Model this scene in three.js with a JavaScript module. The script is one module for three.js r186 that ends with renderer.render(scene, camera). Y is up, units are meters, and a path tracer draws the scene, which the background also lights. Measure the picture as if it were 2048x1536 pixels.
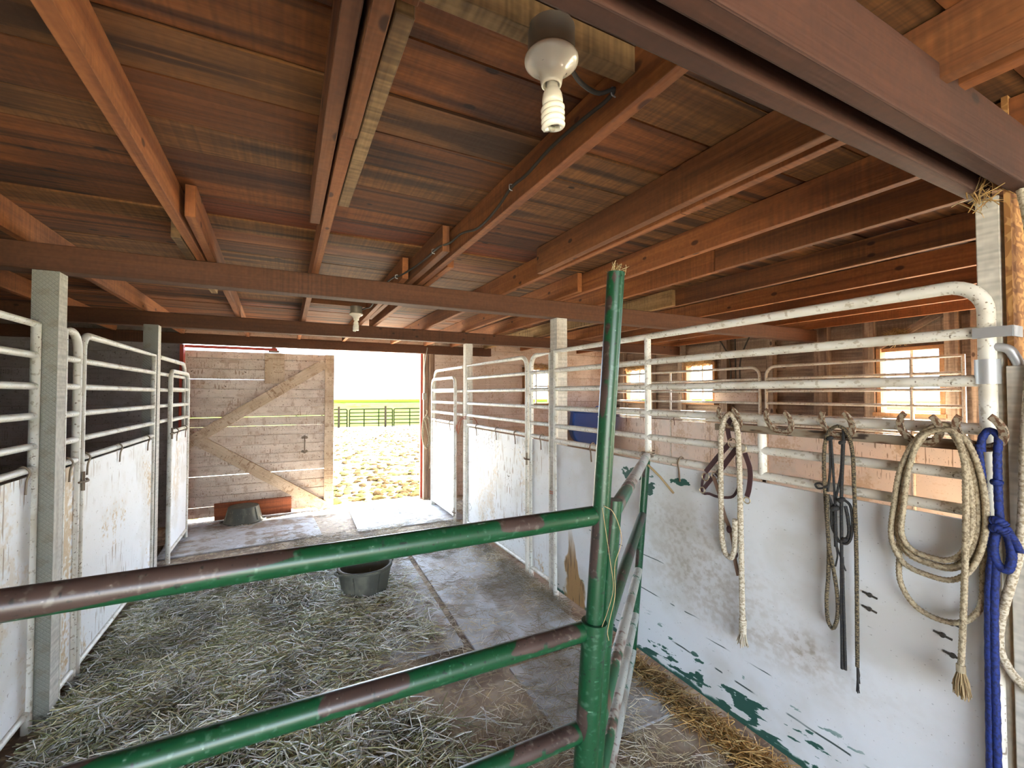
import * as THREE from 'three';
import { mergeGeometries } from 'three/addons/utils/BufferGeometryUtils.js';
import { RoundedBoxGeometry } from 'three/addons/geometries/RoundedBoxGeometry.js';

// ---------------------------------------------------------------- camera, sky, sun, exposure
// World: x to the right across the aisle, y up, the aisle runs away along -z. Most helpers take Z, the distance along the aisle (z = -Z).
const scene = new THREE.Scene();
const renderer = new THREE.WebGLRenderer({ antialias: true });
renderer.toneMapping = THREE.LinearToneMapping;
renderer.toneMappingExposure = 18;
renderer.shadowMap.enabled = true;
const camera = new THREE.PerspectiveCamera(2 * Math.atan(768 / 885) * 180 / Math.PI, 2048 / 1536, 0.05, 2000);
camera.position.set(0, 1.52, 0);
const yaw = Math.atan(449 / 885), pitch = 1.36 * Math.PI / 180;
camera.lookAt(Math.sin(yaw) * Math.cos(pitch), 1.52 + Math.sin(pitch), -Math.cos(yaw) * Math.cos(pitch));
scene.background = new THREE.Color().setRGB(0.77, 0.93, 1.16);
const sun = new THREE.DirectionalLight(new THREE.Color().setRGB(1, 0.95, 0.87), 8.5);
sun.position.set(25, 32, -12); sun.target.position.set(1, 0, -4);
sun.castShadow = true; sun.shadow.mapSize.set(4096, 4096);
Object.assign(sun.shadow.camera, { left: -45, right: 45, top: 45, bottom: -45, near: 1, far: 120 });
scene.add(sun, sun.target);

// ---------------------------------------------------------------- helpers
let seed = 20240611;
const rnd = () => { seed = (seed * 1664525 + 1013904223) >>> 0; return seed / 4294967296; };
const rr = (a, b) => a + (b - a) * rnd();
const pick = (a) => a[Math.floor(rnd() * a.length)];
const V = (x, y, Z) => new THREE.Vector3(x, y, -Z);
const clamp = (x, a = 0, b = 1) => Math.min(b, Math.max(a, x));
const lerp = (a, b, t) => a + (b - a) * t;
const sstep = (a, b, x) => { const t = clamp((x - a) / (b - a)); return t * t * (3 - 2 * t); };
const used = {};
function numbered(name) { const n = used[name] = (used[name] ?? -1) + 1; return n ? `${name}_${String(n).padStart(3, '0')}` : name; }
function tag(o, label, category, group, kind) { Object.assign(o.userData, { label, category }); if (group) o.userData.group = group; if (kind) o.userData.kind = kind; return o; }
function mesh(name, geo, mat, parent) {
  const m = new THREE.Mesh(geo, mat); m.castShadow = m.receiveShadow = true;
  m.name = parent === scene ? numbered(name) : name; parent.add(m); return m;
}
function thing(name, label, category, pos = [0, 0, 0], group, kind) {
  const g = new THREE.Group(); g.name = numbered(name); g.position.set(pos[0], pos[1], -pos[2]); scene.add(g);
  return tag(g, label, category, group, kind);
}
const local = (g, v) => v.clone().sub(g.position);

// value noise, fast and seeded
const mulberry = (a) => () => { a = (a + 0x6d2b79f5) | 0; let t = Math.imul(a ^ (a >>> 15), 1 | a); t = (t + Math.imul(t ^ (t >>> 7), 61 | t)) ^ t; return ((t ^ (t >>> 14)) >>> 0) / 4294967296; };
const PERM = new Uint16Array(2048), RV = new Float32Array(1024);
{ const q = mulberry(7), p = [...Array(1024).keys()]; for (let i = 1023; i > 0; i--) { const j = Math.floor(q() * (i + 1)); [p[i], p[j]] = [p[j], p[i]]; } for (let i = 0; i < 2048; i++) PERM[i] = p[i & 1023]; for (let i = 0; i < 1024; i++) RV[i] = q(); }
function noise(x, y) {
  const xi = Math.floor(x), yi = Math.floor(y); let fx = x - xi, fy = y - yi; fx = fx * fx * (3 - 2 * fx); fy = fy * fy * (3 - 2 * fy);
  const a = PERM[xi & 1023], b = PERM[(xi + 1) & 1023], y0 = yi & 1023, y1 = (yi + 1) & 1023;
  const v00 = RV[PERM[a + y0] & 1023], v10 = RV[PERM[b + y0] & 1023], v01 = RV[PERM[a + y1] & 1023], v11 = RV[PERM[b + y1] & 1023];
  return v00 + (v10 - v00) * fx + (v01 - v00) * fy + (v00 - v10 - v01 + v11) * fx * fy;
}
function fbm(x, y, o = 4) { let s = 0, a = 0.5, t = 0; for (let i = 0; i < o; i++) { s += a * noise(x, y); t += a; x = x * 2.03 + 17.1; y = y * 2.03 + 5.7; a *= 0.5; } return s / t; }
function texture(w, h, fn, srgb = true, mirror = true) {
  const d = new Uint8Array(w * h * 4), out = [0, 0, 0];
  for (let j = 0; j < h; j++) for (let i = 0; i < w; i++) {
    fn(i / w, j / h, out); const k = (j * w + i) * 4;
    d[k] = clamp(out[0], 0, 255); d[k + 1] = clamp(out[1], 0, 255); d[k + 2] = clamp(out[2], 0, 255); d[k + 3] = 255;
  }
  const t = new THREE.DataTexture(d, w, h, THREE.RGBAFormat); t.magFilter = THREE.LinearFilter; t.minFilter = THREE.LinearFilter;
  t.wrapS = t.wrapT = mirror ? THREE.MirroredRepeatWrapping : THREE.RepeatWrapping; if (srgb) t.colorSpace = THREE.SRGBColorSpace; t.needsUpdate = true; return t;
}
const mix3 = (o, c, t) => { o[0] += (c[0] - o[0]) * t; o[1] += (c[1] - o[1]) * t; o[2] += (c[2] - o[2]) * t; };

// ---------------------------------------------------------------- materials
// wood: 2 m along the grain by 0.5 m across
function woodTexture(c1, c2, c3, s, { stain = 0.7, saw = 0.15, knots = 5, grain = 1 } = {}) {
  const ks = []; for (let i = 0; i < knots; i++) ks.push([rr(0.05, 1.95), rr(0.02, 0.48), rr(0.007, 0.016)]);
  return texture(1024, 256, (u, v, o) => {
    const x = u * 2, y = v * 0.5; let yy = y + (fbm(x * 1.1 + s, y * 5 + s) - 0.5) * 0.03, kd = 0;
    for (const [kx, ky, kr] of ks) { const d = Math.hypot((x - kx) * 0.55, y - ky) / kr; if (d < 4) { yy += (y - ky) * 0.5 * Math.exp(-d * d * 0.3); kd = Math.max(kd, 1 - sstep(0.6, 1.15, d)); } }
    const g = fbm(x * 0.9 + s * 3, yy * 42 + s, 3), f = noise(x * 5 + s, yy * 300), sp = noise(x * 90 + s, y * 90);
    const t = clamp(clamp((g - 0.5) * 2.6 * grain + 0.5) * 0.65 + f * 0.35), b = fbm(x * 1.8 + s * 5, y * 6 + s * 2, 4), st = fbm(x * 1.2 + s * 7, yy * 26 + s * 4, 4);
    o[0] = c1[0]; o[1] = c1[1]; o[2] = c1[2]; mix3(o, c2, t); mix3(o, c3, clamp(sstep(0.5, 0.75, b) * 0.6 + sstep(0.52, 0.7, st) * 0.8) * stain);
    const k = 1 - saw * noise(x * 160 + s, y * 2) * sstep(0.35, 0.6, fbm(x * 1.5 + 40 + s, y * 3)) - 0.1 * sp;
    o[0] *= k; o[1] *= k; o[2] *= k; if (kd) mix3(o, [c3[0] * 0.6, c3[1] * 0.55, c3[2] * 0.5], kd * 0.8);
  });
}
const grainBump = texture(1024, 256, (u, v, o) => { const x = u * 2, y = v * 0.5, yy = y + (fbm(x * 1.1, y * 5) - 0.5) * 0.03; const g = 255 * (0.5 * noise(x * 1.4, yy * 70) + 0.35 * noise(x * 7, yy * 260) + 0.15 * noise(x * 160, y * 20)); o[0] = o[1] = o[2] = g; }, false);
const matte = (p) => new THREE.MeshPhysicalMaterial({ roughness: 1, metalness: 0, specularIntensity: 0, ...p });
const std = (p) => new THREE.MeshStandardMaterial({ roughness: 0.85, metalness: 0, ...p });
const wood = (c1, c2, c3, s, opt, bump = 0.0018) => std({ map: woodTexture(c1, c2, c3, s, opt), bumpMap: grainBump, bumpScale: bump, roughness: opt?.rough ?? 0.82 });
// whitewashed board: blotches, fine brown specks, short drips across the board
function painted(c1, c2, c3, s) {
  return std({ roughness: 0.8, bumpMap: grainBump, bumpScale: 0.0008, map: texture(1024, 256, (u, v, o) => {
    const x = u * 2, y = v * 0.5, n = fbm(x * 5 + s, y * 8 + s, 5), d = noise(x * 150 + s, y * 16 + s) * 0.6 + noise(x * 60 + s, y * 40) * 0.4;
    o[0] = c1[0]; o[1] = c1[1]; o[2] = c1[2]; mix3(o, c2, sstep(0.3, 0.7, n)); mix3(o, c3, sstep(0.55, 0.8, fbm(x * 16 + s * 2, y * 20 + s, 5)) * 0.32);
    mix3(o, c3, 0.9 * sstep(0.62, 0.8, d) * sstep(0.4, 0.65, fbm(x * 3 + s * 3, y * 3 + 7)) * 0.7); mix3(o, [c3[0] * 0.6, c3[1] * 0.55, c3[2] * 0.5], sstep(0.86, 0.92, noise(x * 110 + s, y * 130)) * 0.7);
    const g = 1 - 0.07 * noise(x * 4, y * 240); o[0] *= g; o[1] *= g; o[2] *= g;
  }) });
}
const M = {
  ceil: [
    wood([134, 82, 44], [188, 126, 70], [72, 42, 26], 1.3, { stain: 0.85, saw: 0.12 }),
    wood([126, 88, 52], [182, 136, 84], [70, 48, 32], 4.1, { stain: 0.8, saw: 0.2 }),
    wood([126, 68, 36], [172, 98, 54], [66, 36, 24], 7.7, { stain: 0.8, saw: 0.1 }),
    wood([104, 66, 38], [160, 106, 60], [58, 36, 24], 9.2, { stain: 0.9, saw: 0.1 }),
  ],
  joistOrange: wood([158, 102, 62], [190, 130, 82], [120, 74, 46], 12.3, { stain: 0.6, knots: 8 }),
  joistBrown: wood([134, 88, 56], [166, 116, 76], [96, 62, 42], 15.8, { stain: 0.7, knots: 6 }),
  joistPale: wood([164, 140, 104], [190, 166, 128], [120, 92, 62], 18.4, { stain: 0.6, saw: 0.3 }),
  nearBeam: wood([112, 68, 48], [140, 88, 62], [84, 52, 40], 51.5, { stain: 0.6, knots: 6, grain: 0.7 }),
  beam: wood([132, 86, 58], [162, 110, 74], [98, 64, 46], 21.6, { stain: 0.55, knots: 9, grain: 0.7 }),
  door: painted([216, 196, 174], [232, 214, 194], [150, 112, 82], 25.1),
  doorBrace: painted([200, 174, 142], [218, 194, 164], [132, 96, 66], 27.7),
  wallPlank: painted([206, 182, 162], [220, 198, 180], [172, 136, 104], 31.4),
  wallShaded: painted([142, 133, 126], [160, 150, 143], [104, 92, 82], 33.2),  // grey boards, darkened further so the left stall's shade sits in the colour
  siding: wood([146, 122, 100], [190, 166, 142], [100, 76, 60], 34.9, { stain: 0.9, knots: 4 }),
  rustBoard: wood([150, 78, 44], [172, 96, 54], [110, 58, 36], 38.3, { stain: 0.6, knots: 3 }),
  paintedPost: wood([206, 202, 188], [220, 216, 204], [150, 130, 104], 41.2, { stain: 0.28, knots: 0, grain: 0.5 }, 0.001),
  jamb: wood([150, 120, 96], [184, 156, 128], [104, 76, 58], 44.6, { stain: 0.7, knots: 3 }),
};
for (const m of M.ceil) m.color.setRGB(0.68, 0.55, 0.39);
for (const m of [M.joistOrange, M.joistBrown, M.joistPale]) m.color.setRGB(0.80, 0.67, 0.50);
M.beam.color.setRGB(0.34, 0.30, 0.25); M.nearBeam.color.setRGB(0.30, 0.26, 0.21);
const specks = (u, v, fu, fv, th) => sstep(th, th + 0.06, noise(u * fu, v * fv));
const pipeMetres = (u, v) => [u * 2.4, v * 0.12];
M.pipe = std({ roughness: 0.5, map: texture(2048, 128, (u, v, o) => {
  const [s, c] = pipeMetres(u, v); o[0] = 220; o[1] = 218; o[2] = 206; const b = fbm(s * 9, c * 9 + 3), n = fbm(s * 60, c * 60 + 9, 3); mix3(o, [186, 178, 158], sstep(0.5, 0.78, b) * 0.5);
  mix3(o, [150, 138, 112], sstep(0.66, 0.76, n) * 0.5); mix3(o, [92, 78, 60], specks(s, c, 190, 190, 0.86) * 0.8 * sstep(0.42, 0.6, fbm(s * 5 + 5, c * 5))); mix3(o, [84, 66, 48], specks(s + 7, c, 70, 70, 0.93) * 0.75);
}) });
M.galv = std({ color: 0xb9bcbd, roughness: 0.45, metalness: 0.6 });
M.sheet = [0, 1, 2, 3].map((k) => std({ roughness: 0.55, map: texture(1024, 1024, (u, v, o) => {
  const s = k * 13.7, n = fbm(u * 5 + s, v * 5 + s, 5), fine = fbm(u * 70 + s, v * 60, 4); o[0] = 230; o[1] = 232; o[2] = 231; if (k === 3) { o[0] = 236; o[1] = 222; o[2] = 206; }
  mix3(o, [206, 202, 190], sstep(0.48, 0.72, n) * 0.45);
  const stain = sstep(0.58, 0.74, fbm(u * 4.5 + s * 2, v * 2 + s, 4) + (fine - 0.5) * 0.35) * (k === 1 ? 1 : k === 3 ? 0.5 : 0.4); mix3(o, [186, 152, 104], stain * 0.8);
  mix3(o, [120, 98, 72], sstep(0.74, 0.86, noise(u * 150 + s, v * 11 + s)) * sstep(0.48, 0.64, fbm(u * 3 + s, v * 2.4 + 8, 3)) * 0.65);
  mix3(o, [96, 84, 70], specks(u + s, v, 130, 120, 0.93) * 0.7);
  if (k === 2) mix3(o, [76, 66, 54], sstep(0.8, 0.86, noise((u + v * 0.4) * 130, (v - u * 0.5) * 46)) * sstep(0.42, 0.6, fbm(u * 3 + 9, v * 3)) * 0.75);
}) }));
// the long board below the hooks: white over green, cracked along the grain; u runs with Z over 2.3 m, v up over 1.07 m
M.chipped = std({ roughness: 0.6, map: texture(2048, 1024, (u, v, o) => {
  const Z = 0.5 + u * 2.3, y = 0.08 + v * 1.07, n = fbm(Z * 3, y * 4, 5);
  o[0] = 214; o[1] = 217; o[2] = 218; mix3(o, [190, 188, 180], sstep(0.42, 0.72, n) * 0.7);
  const scuff = (z0, y0, a, b, s) => Math.exp(-(((Z - z0) / a) ** 2) - (((y - y0) / b) ** 2)) * s * 0.75 * (0.3 + 0.7 * sstep(0.3, 0.75, fbm(Z * 50, y * 60, 5)));
  mix3(o, [128, 112, 90], clamp(scuff(1.5, 0.66, 0.3, 0.13, 0.6) + scuff(1.6, 0.86, 0.22, 0.1, 0.5) + scuff(1.02, 0.54, 0.05, 0.06, 0.7) + scuff(1.2, 0.5, 0.4, 0.09, 0.4)));
  const low = sstep(0.3, 0.1, y) * sstep(0.75, 1.15, Z) * sstep(2.45, 1.9, Z);
  let chip = sstep(0.6, 0.63, fbm(Z * 13, y * 50 + Z * 6, 5) + low * 0.2 - 0.10);
  chip *= sstep(0.36, 0.22, y) * sstep(0.7, 0.95, Z);
  const top = Math.max(Math.exp(-(((Z - 1.97) / 0.15) ** 2) - (((y - 1.06) / 0.055) ** 2)), Math.exp(-(((Z - 1.83) / 0.05) ** 2) - (((y - 1.0) / 0.05) ** 2)), Math.exp(-(((Z - 1.62) / 0.09) ** 2) - (((y - 1.075) / 0.03) ** 2)));
  chip = Math.max(chip, sstep(0.60, 0.63, fbm(Z * 16, y * 42, 5) * 0.6 + top * 0.55));
  chip = Math.max(chip, sstep(0.11, 0.095, y + (fbm(Z * 20, 3) - 0.5) * 0.03));
  mix3(o, [28, 74, 62], chip * 0.95);
  const crack = (yc, z0, z1, w) => sstep(w, w * 0.3, Math.abs(y - yc - (fbm(Z * 3, yc * 30) - 0.5) * 0.03)) * sstep(z0, z0 + 0.1, Z) * sstep(z1, z1 - 0.1, Z) * sstep(0.38, 0.5, noise(Z * 22, yc * 90));
  mix3(o, [44, 60, 56], clamp(crack(0.25, 0.62, 1.8, 0.005) + crack(0.44, 1.5, 2.0, 0.0035) + crack(0.36, 1.1, 1.5, 0.003) + crack(0.62, 1.7, 2.6, 0.003)));
  mix3(o, [58, 52, 44], specks(Z, y, 150, 170, 0.955) * 0.85); mix3(o, [50, 60, 56], specks(Z + 2, y, 60, 120, 0.965) * 0.8);
  const tear = sstep(0.62, 0.30, y) * sstep(1, 0.7, Math.abs(Z - 2.60 + (0.5 - y) * 0.1) / (0.02 + 0.14 * sstep(0.62, 0.05, y)) + (fbm(Z * 12, y * 9) - 0.5) * 1.3);
  mix3(o, [158, 122, 74], tear); mix3(o, [96, 74, 48], tear * sstep(0.5, 0.7, fbm(Z * 70, y * 12)) * 0.7);
}, true, false) });
const GREEN = [8, 62, 34], RUST = [62, 49, 44];
function greenTexture(bare, k) {
  return texture(2048, 128, (u, v, o) => {
    const s = u * 2.4 + k, c = v * 0.165; o[0] = GREEN[0]; o[1] = GREEN[1]; o[2] = GREEN[2]; const n = fbm(s * 8, c * 8), m = fbm(s * 26, c * 26 + 3, 5);
    mix3(o, [30, 74, 50], sstep(0.5, 0.75, n) * 0.6);
    const b = sstep(0.5, 0.55, bare(u, v, m) + (m - 0.5) * 0.5); mix3(o, [RUST[0] + (n - 0.5) * 40, RUST[1] + (n - 0.5) * 36, RUST[2] + (n - 0.5) * 34], b);
    mix3(o, [20, 26, 22], specks(s, c, 80, 80, 0.9) * 0.8); mix3(o, [18, 24, 20], specks(s + 4, c, 200, 200, 0.88) * 0.6); mix3(o, [190, 194, 184], specks(s + 3, c, 60, 110, 0.945) * 0.75);
    mix3(o, [120, 124, 112], sstep(0.6, 0.8, fbm(s * 90, c * 90 + 5, 3)) * 0.4);
  });
}
// v = 0.5 is the top of a level rail, v = 0 its underside; u runs over 2.4 m
const topness = (v) => 1 - Math.abs(v - 0.5) * 2;
M.greenRailTop = std({ roughness: 0.36, map: greenTexture((u, v) => { const X = -0.95 + u * 2.4, w = lerp(0.30, 0.86, sstep(0.16, -0.55, X)), a = X < 0.2 ? sstep(0.12, -0.04, X) * sstep(1 - w - 0.08, 1 - w + 0.08, topness(v)) : 0, p = Math.exp(-(((X - 0.525) / 0.075) ** 4)) * sstep(0.3, 0.6, topness(v)); return Math.max(a, p) * 0.9; }, 2.2) });
M.green = std({ roughness: 0.36, map: greenTexture((u, v) => sstep(0.58, 0.7, fbm(u * 16 + 3, v * 1.6 + 2, 3)) * 0.8 * sstep(0.15, 0.7, topness(v)), 5.5) });
M.greenWorn = std({ roughness: 0.45, map: texture(2048, 128, (u, v, o) => {
  const s = u * 2.4, c = v * 0.135, n = fbm(s * 10, c * 10), m = fbm(s * 22, c * 22 + 4, 5); o[0] = 184; o[1] = 186; o[2] = 176; mix3(o, [146, 136, 122], sstep(0.42, 0.7, n) * 0.7);
  mix3(o, [16, 78, 44], sstep(0.5, 0.56, m * 0.7 + 0.42 * sstep(0.55, 0.1, s) + 0.1 * sstep(0.6, 1.3, s) - 0.02) * 0.9); mix3(o, [104, 72, 60], sstep(0.64, 0.72, fbm(s * 14 + 9, c * 14 + 2, 4)) * 0.8); mix3(o, [60, 56, 48], specks(s, c, 120, 120, 0.9) * 0.6);
}) });
M.rubber = std({ roughness: 0.78, map: texture(512, 512, (u, v, o) => { o[0] = 80; o[1] = 80; o[2] = 70; mix3(o, [130, 126, 108], sstep(0.45, 0.75, fbm(u * 9, v * 9, 5)) * 0.7); mix3(o, [150, 140, 112], specks(u, v, 70, 70, 0.92) * 0.7); }) });
M.mat = [0, 1].map((k) => std({ roughness: 0.62, map: texture(1024, 1024, (u, v, o) => {
  o[0] = 182; o[1] = 183; o[2] = 185; const n = fbm(u * 6 + k * 7, v * 6, 5), m = fbm(u * 16 + k, v * 16 + 5, 5); mix3(o, [142, 128, 114], sstep(0.45, 0.62, n * 0.6 + m * 0.4) * (k ? 0.6 : 0.9));
  mix3(o, [196, 202, 210], sstep(0.52, 0.7, fbm(u * 9 + 20, v * 9 + k * 3, 5)) * 0.8); mix3(o, [170, 150, 108], specks(u, v, 190, 190, 0.9) * 0.6);
}), bumpMap: texture(512, 512, (u, v, o) => { o[0] = o[1] = o[2] = 255 * fbm(u * 60, v * 60, 3); }, false), bumpScale: 0.0025 }));
M.dirt = std({ roughness: 0.95, map: texture(2048, 2048, (u, v, o) => {
  o[0] = 172; o[1] = 156; o[2] = 138; const n = fbm(u * 10, v * 10, 6), m = fbm(u * 60, v * 60, 4); mix3(o, [116, 100, 86], sstep(0.4, 0.62, n) * 0.85); mix3(o, [196, 184, 166], sstep(0.5, 0.75, m) * 0.7);
  mix3(o, [206, 190, 150], sstep(0.7, 0.8, noise(u * 420 + m * 6, v * 90)) * 0.45 + sstep(0.72, 0.8, noise(u * 80, v * 430 + n * 8)) * 0.4);
}), bumpMap: texture(1024, 1024, (u, v, o) => { o[0] = o[1] = o[2] = 255 * (0.6 * fbm(u * 26, v * 26, 4) + 0.4 * fbm(u * 120, v * 120, 3)); }, false), bumpScale: 0.012 });
M.yard = matte({ map: texture(1024, 1024, (u, v, o) => {
  o[0] = 196; o[1] = 186; o[2] = 164; mix3(o, [218, 210, 192], sstep(0.4, 0.7, fbm(u * 16, v * 16, 5))); mix3(o, [60, 54, 22], sstep(0.58, 0.64, fbm(u * 34, v * 34, 3)) * 0.9);
  mix3(o, [40, 32, 16], sstep(0.7, 0.76, noise(u * 40, v * 40)) * 0.95);
}) });
M.grass = matte({ map: texture(512, 512, (u, v, o) => { o[0] = 48; o[1] = 62; o[2] = 24; mix3(o, [66, 70, 36], sstep(0.42, 0.68, fbm(u * 12, v * 12, 5))); mix3(o, [70, 100, 24], sstep(0.55, 0.8, fbm(u * 40 + 9, v * 40)) * 0.7); }) });
M.crop = matte({ map: texture(256, 256, (u, v, o) => { o[0] = 34; o[1] = 88; o[2] = 8; mix3(o, [44, 98, 14], fbm(u * 20, v * 20)); }) });
M.dryGrass = matte({ map: texture(256, 256, (u, v, o) => { o[0] = 78; o[1] = 72; o[2] = 32; mix3(o, [56, 58, 18], sstep(0.4, 0.7, fbm(u * 14, v * 14))); }) });
M.hayBed = std({ roughness: 1, map: texture(1024, 1024, (u, v, o) => { o[0] = 150; o[1] = 144; o[2] = 108; mix3(o, [196, 192, 164], sstep(0.55, 0.75, noise(u * 300 + fbm(u * 9, v * 9) * 30, v * 60))); mix3(o, [84, 78, 54], sstep(0.55, 0.75, noise(u * 60, v * 320 + fbm(u * 9 + 4, v * 9) * 30))); mix3(o, [220, 216, 198], sstep(0.7, 0.8, noise((u + v) * 200, (u - v) * 40)) * 0.8); }), bumpMap: texture(512, 512, (u, v, o) => { o[0] = o[1] = o[2] = 255 * (0.5 * noise(u * 160, v * 34) + 0.5 * noise(u * 30, v * 170)); }, false), bumpScale: 0.008 });
M.osb = std({ roughness: 0.8, map: texture(512, 512, (u, v, o) => { o[0] = 150; o[1] = 104; o[2] = 56; const a = noise(u * 34 + noise(v * 20, u * 9) * 3, v * 14), b = noise(u * 12, v * 40 + 8); mix3(o, [184, 138, 82], sstep(0.45, 0.6, a)); mix3(o, [116, 74, 40], sstep(0.6, 0.75, b) * 0.7); }) });
M.diamond = std({ roughness: 0.5, metalness: 0.15, map: texture(512, 512, (u, v, o) => {
  o[0] = 140; o[1] = 140; o[2] = 128; const U = u * 24, W = v * 24, a = Math.abs(((U + W) % 2 + 2) % 2 - 1), b = Math.abs((((U - W) % 2) + 2) % 2 - 1);
  mix3(o, [138, 138, 126], sstep(0.3, 0.12, Math.min(a, b)) * 0.5); mix3(o, [126, 118, 100], sstep(0.6, 0.75, fbm(u * 5, v * 5, 4)) * 0.4);
}), bumpMap: texture(512, 512, (u, v, o) => { const U = u * 24, W = v * 24, a = Math.abs(((U + W) % 2 + 2) % 2 - 1), b = Math.abs((((U - W) % 2) + 2) % 2 - 1); o[0] = o[1] = o[2] = 255 * sstep(0.08, 0.4, Math.min(a, b)); }, false), bumpScale: 0.0015 });
M.porcelain = new THREE.MeshPhysicalMaterial({ color: 0xe2dac6, roughness: 0.25, clearcoat: 0.6, clearcoatRoughness: 0.15 });
M.bulb = new THREE.MeshPhysicalMaterial({ color: 0xe8e2cf, roughness: 0.2, clearcoat: 0.7, clearcoatRoughness: 0.1 });
M.boxMetal = std({ color: 0x8d8778, roughness: 0.5, metalness: 0.5 });
M.cable = std({ color: 0x3a352e, roughness: 0.7 });
M.black = std({ color: 0x1d1b1a, roughness: 0.8 });
M.iron = std({ roughness: 0.7, metalness: 0.25, map: texture(256, 256, (u, v, o) => { o[0] = 150; o[1] = 138; o[2] = 118; mix3(o, [96, 66, 44], sstep(0.45, 0.62, fbm(u * 12, v * 12, 5))); mix3(o, [66, 54, 44], specks(u, v, 40, 40, 0.82)); }) });
M.redTrim = std({ color: 0xa8402c, roughness: 0.7 });
M.glass = new THREE.MeshPhysicalMaterial({ color: 0xffffff, roughness: 0.02, transmission: 1, thickness: 0, ior: 1.45 });
M.sash = wood([168, 118, 76], [196, 146, 100], [126, 84, 52], 47.3, { stain: 0.5, knots: 1 });
M.brass = std({ color: 0xb9ab8e, roughness: 0.35, metalness: 0.8 });
M.leather = std({ color: 0x43282a, roughness: 0.6 });
M.leatherWorn = std({ color: 0x7d6454, roughness: 0.8 });
M.cotton = std({ roughness: 0.95, map: texture(256, 128, (u, v, o) => { o[0] = 196; o[1] = 186; o[2] = 164; mix3(o, [142, 128, 104], sstep(0.4, 0.7, fbm(u * 40, v * 12, 4))); }) });
M.lariat = std({ roughness: 0.85, map: texture(256, 128, (u, v, o) => { o[0] = 172; o[1] = 158; o[2] = 130; mix3(o, [126, 112, 88], sstep(0.4, 0.7, fbm(u * 30, v * 14, 4))); }) });
M.fray = std({ color: 0xa08a64, roughness: 0.95 });
M.blueRope = std({ roughness: 0.75, map: texture(256, 128, (u, v, o) => { o[0] = 12; o[1] = 40; o[2] = 112; mix3(o, [7, 23, 72], sstep(0.4, 0.7, fbm(u * 40, v * 14, 4))); }) });
M.blackRope = std({ roughness: 0.85, map: texture(256, 128, (u, v, o) => { o[0] = 30; o[1] = 30; o[2] = 32; mix3(o, [88, 78, 56], specks(u, v, 160, 16, 0.7) * 0.7); }) });
M.oliveRope = std({ roughness: 0.9, map: texture(256, 128, (u, v, o) => { o[0] = 112; o[1] = 98; o[2] = 72; mix3(o, [50, 44, 34], sstep(0.4, 0.6, noise(u * 120 + v * 3, v * 10))); }) });
M.twine = std({ color: 0xa8674c, roughness: 0.9 });
M.bluePlastic = std({ color: 0x1c50a4, roughness: 0.4 });
M.straw = std({ color: 0xffffff, roughness: 0.42 });
M.strawGold = std({ color: 0xc89a52, roughness: 0.85 });
M.fencePost = matte({ color: 0x231e18, roughness: 0.95 });
M.fencePipe = matte({ color: 0x15170f, roughness: 0.6 });

// ---------------------------------------------------------------- shapes
// uv in metres: u along the grain axis, v across
function grainUV(geo, axis, us = 0.5, vs = 2, uo = rnd() * 4, vo = rnd() * 4) {
  const p = geo.attributes.position, n = geo.attributes.normal, uv = new Float32Array(p.count * 2), g = [0, 0, 0], q = [0, 0, 0];
  for (let i = 0; i < p.count; i++) {
    q[0] = p.getX(i); q[1] = p.getY(i); q[2] = p.getZ(i); g[0] = Math.abs(n.getX(i)); g[1] = Math.abs(n.getY(i)); g[2] = Math.abs(n.getZ(i));
    let f = g[0] > g[1] ? (g[0] > g[2] ? 0 : 2) : (g[1] > g[2] ? 1 : 2), a = axis, c = 3 - a - f;
    if (f === a) { a = (f + 1) % 3; c = (f + 2) % 3; }
    uv[i * 2] = q[a] * us + uo; uv[i * 2 + 1] = q[c] * vs + vo;
  }
  geo.setAttribute('uv', new THREE.BufferAttribute(uv, 2)); return geo;
}
const AX = { x: 0, y: 1, z: 2 };
function boxGeo(sx, sy, sz, axis, round = 0, us, vs) {
  const g = round ? new RoundedBoxGeometry(sx, sy, sz, 1, round) : new THREE.BoxGeometry(sx, sy, sz).toNonIndexed();
  return grainUV(g, AX[axis], us, vs);
}
// a timber between corner coordinates (x, y, Z), grain along axis
function timber(name, parent, mat, [x0, x1], [y0, y1], [Z0, Z1], axis, { round = 0, us, vs } = {}) {
  const m = mesh(name, boxGeo(Math.abs(x1 - x0), Math.abs(y1 - y0), Math.abs(Z1 - Z0), axis, round, us, vs), mat, parent);
  m.position.set((x0 + x1) / 2, (y0 + y1) / 2, -(Z0 + Z1) / 2); if (parent !== scene) m.position.sub(parent.position); return m;
}
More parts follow.
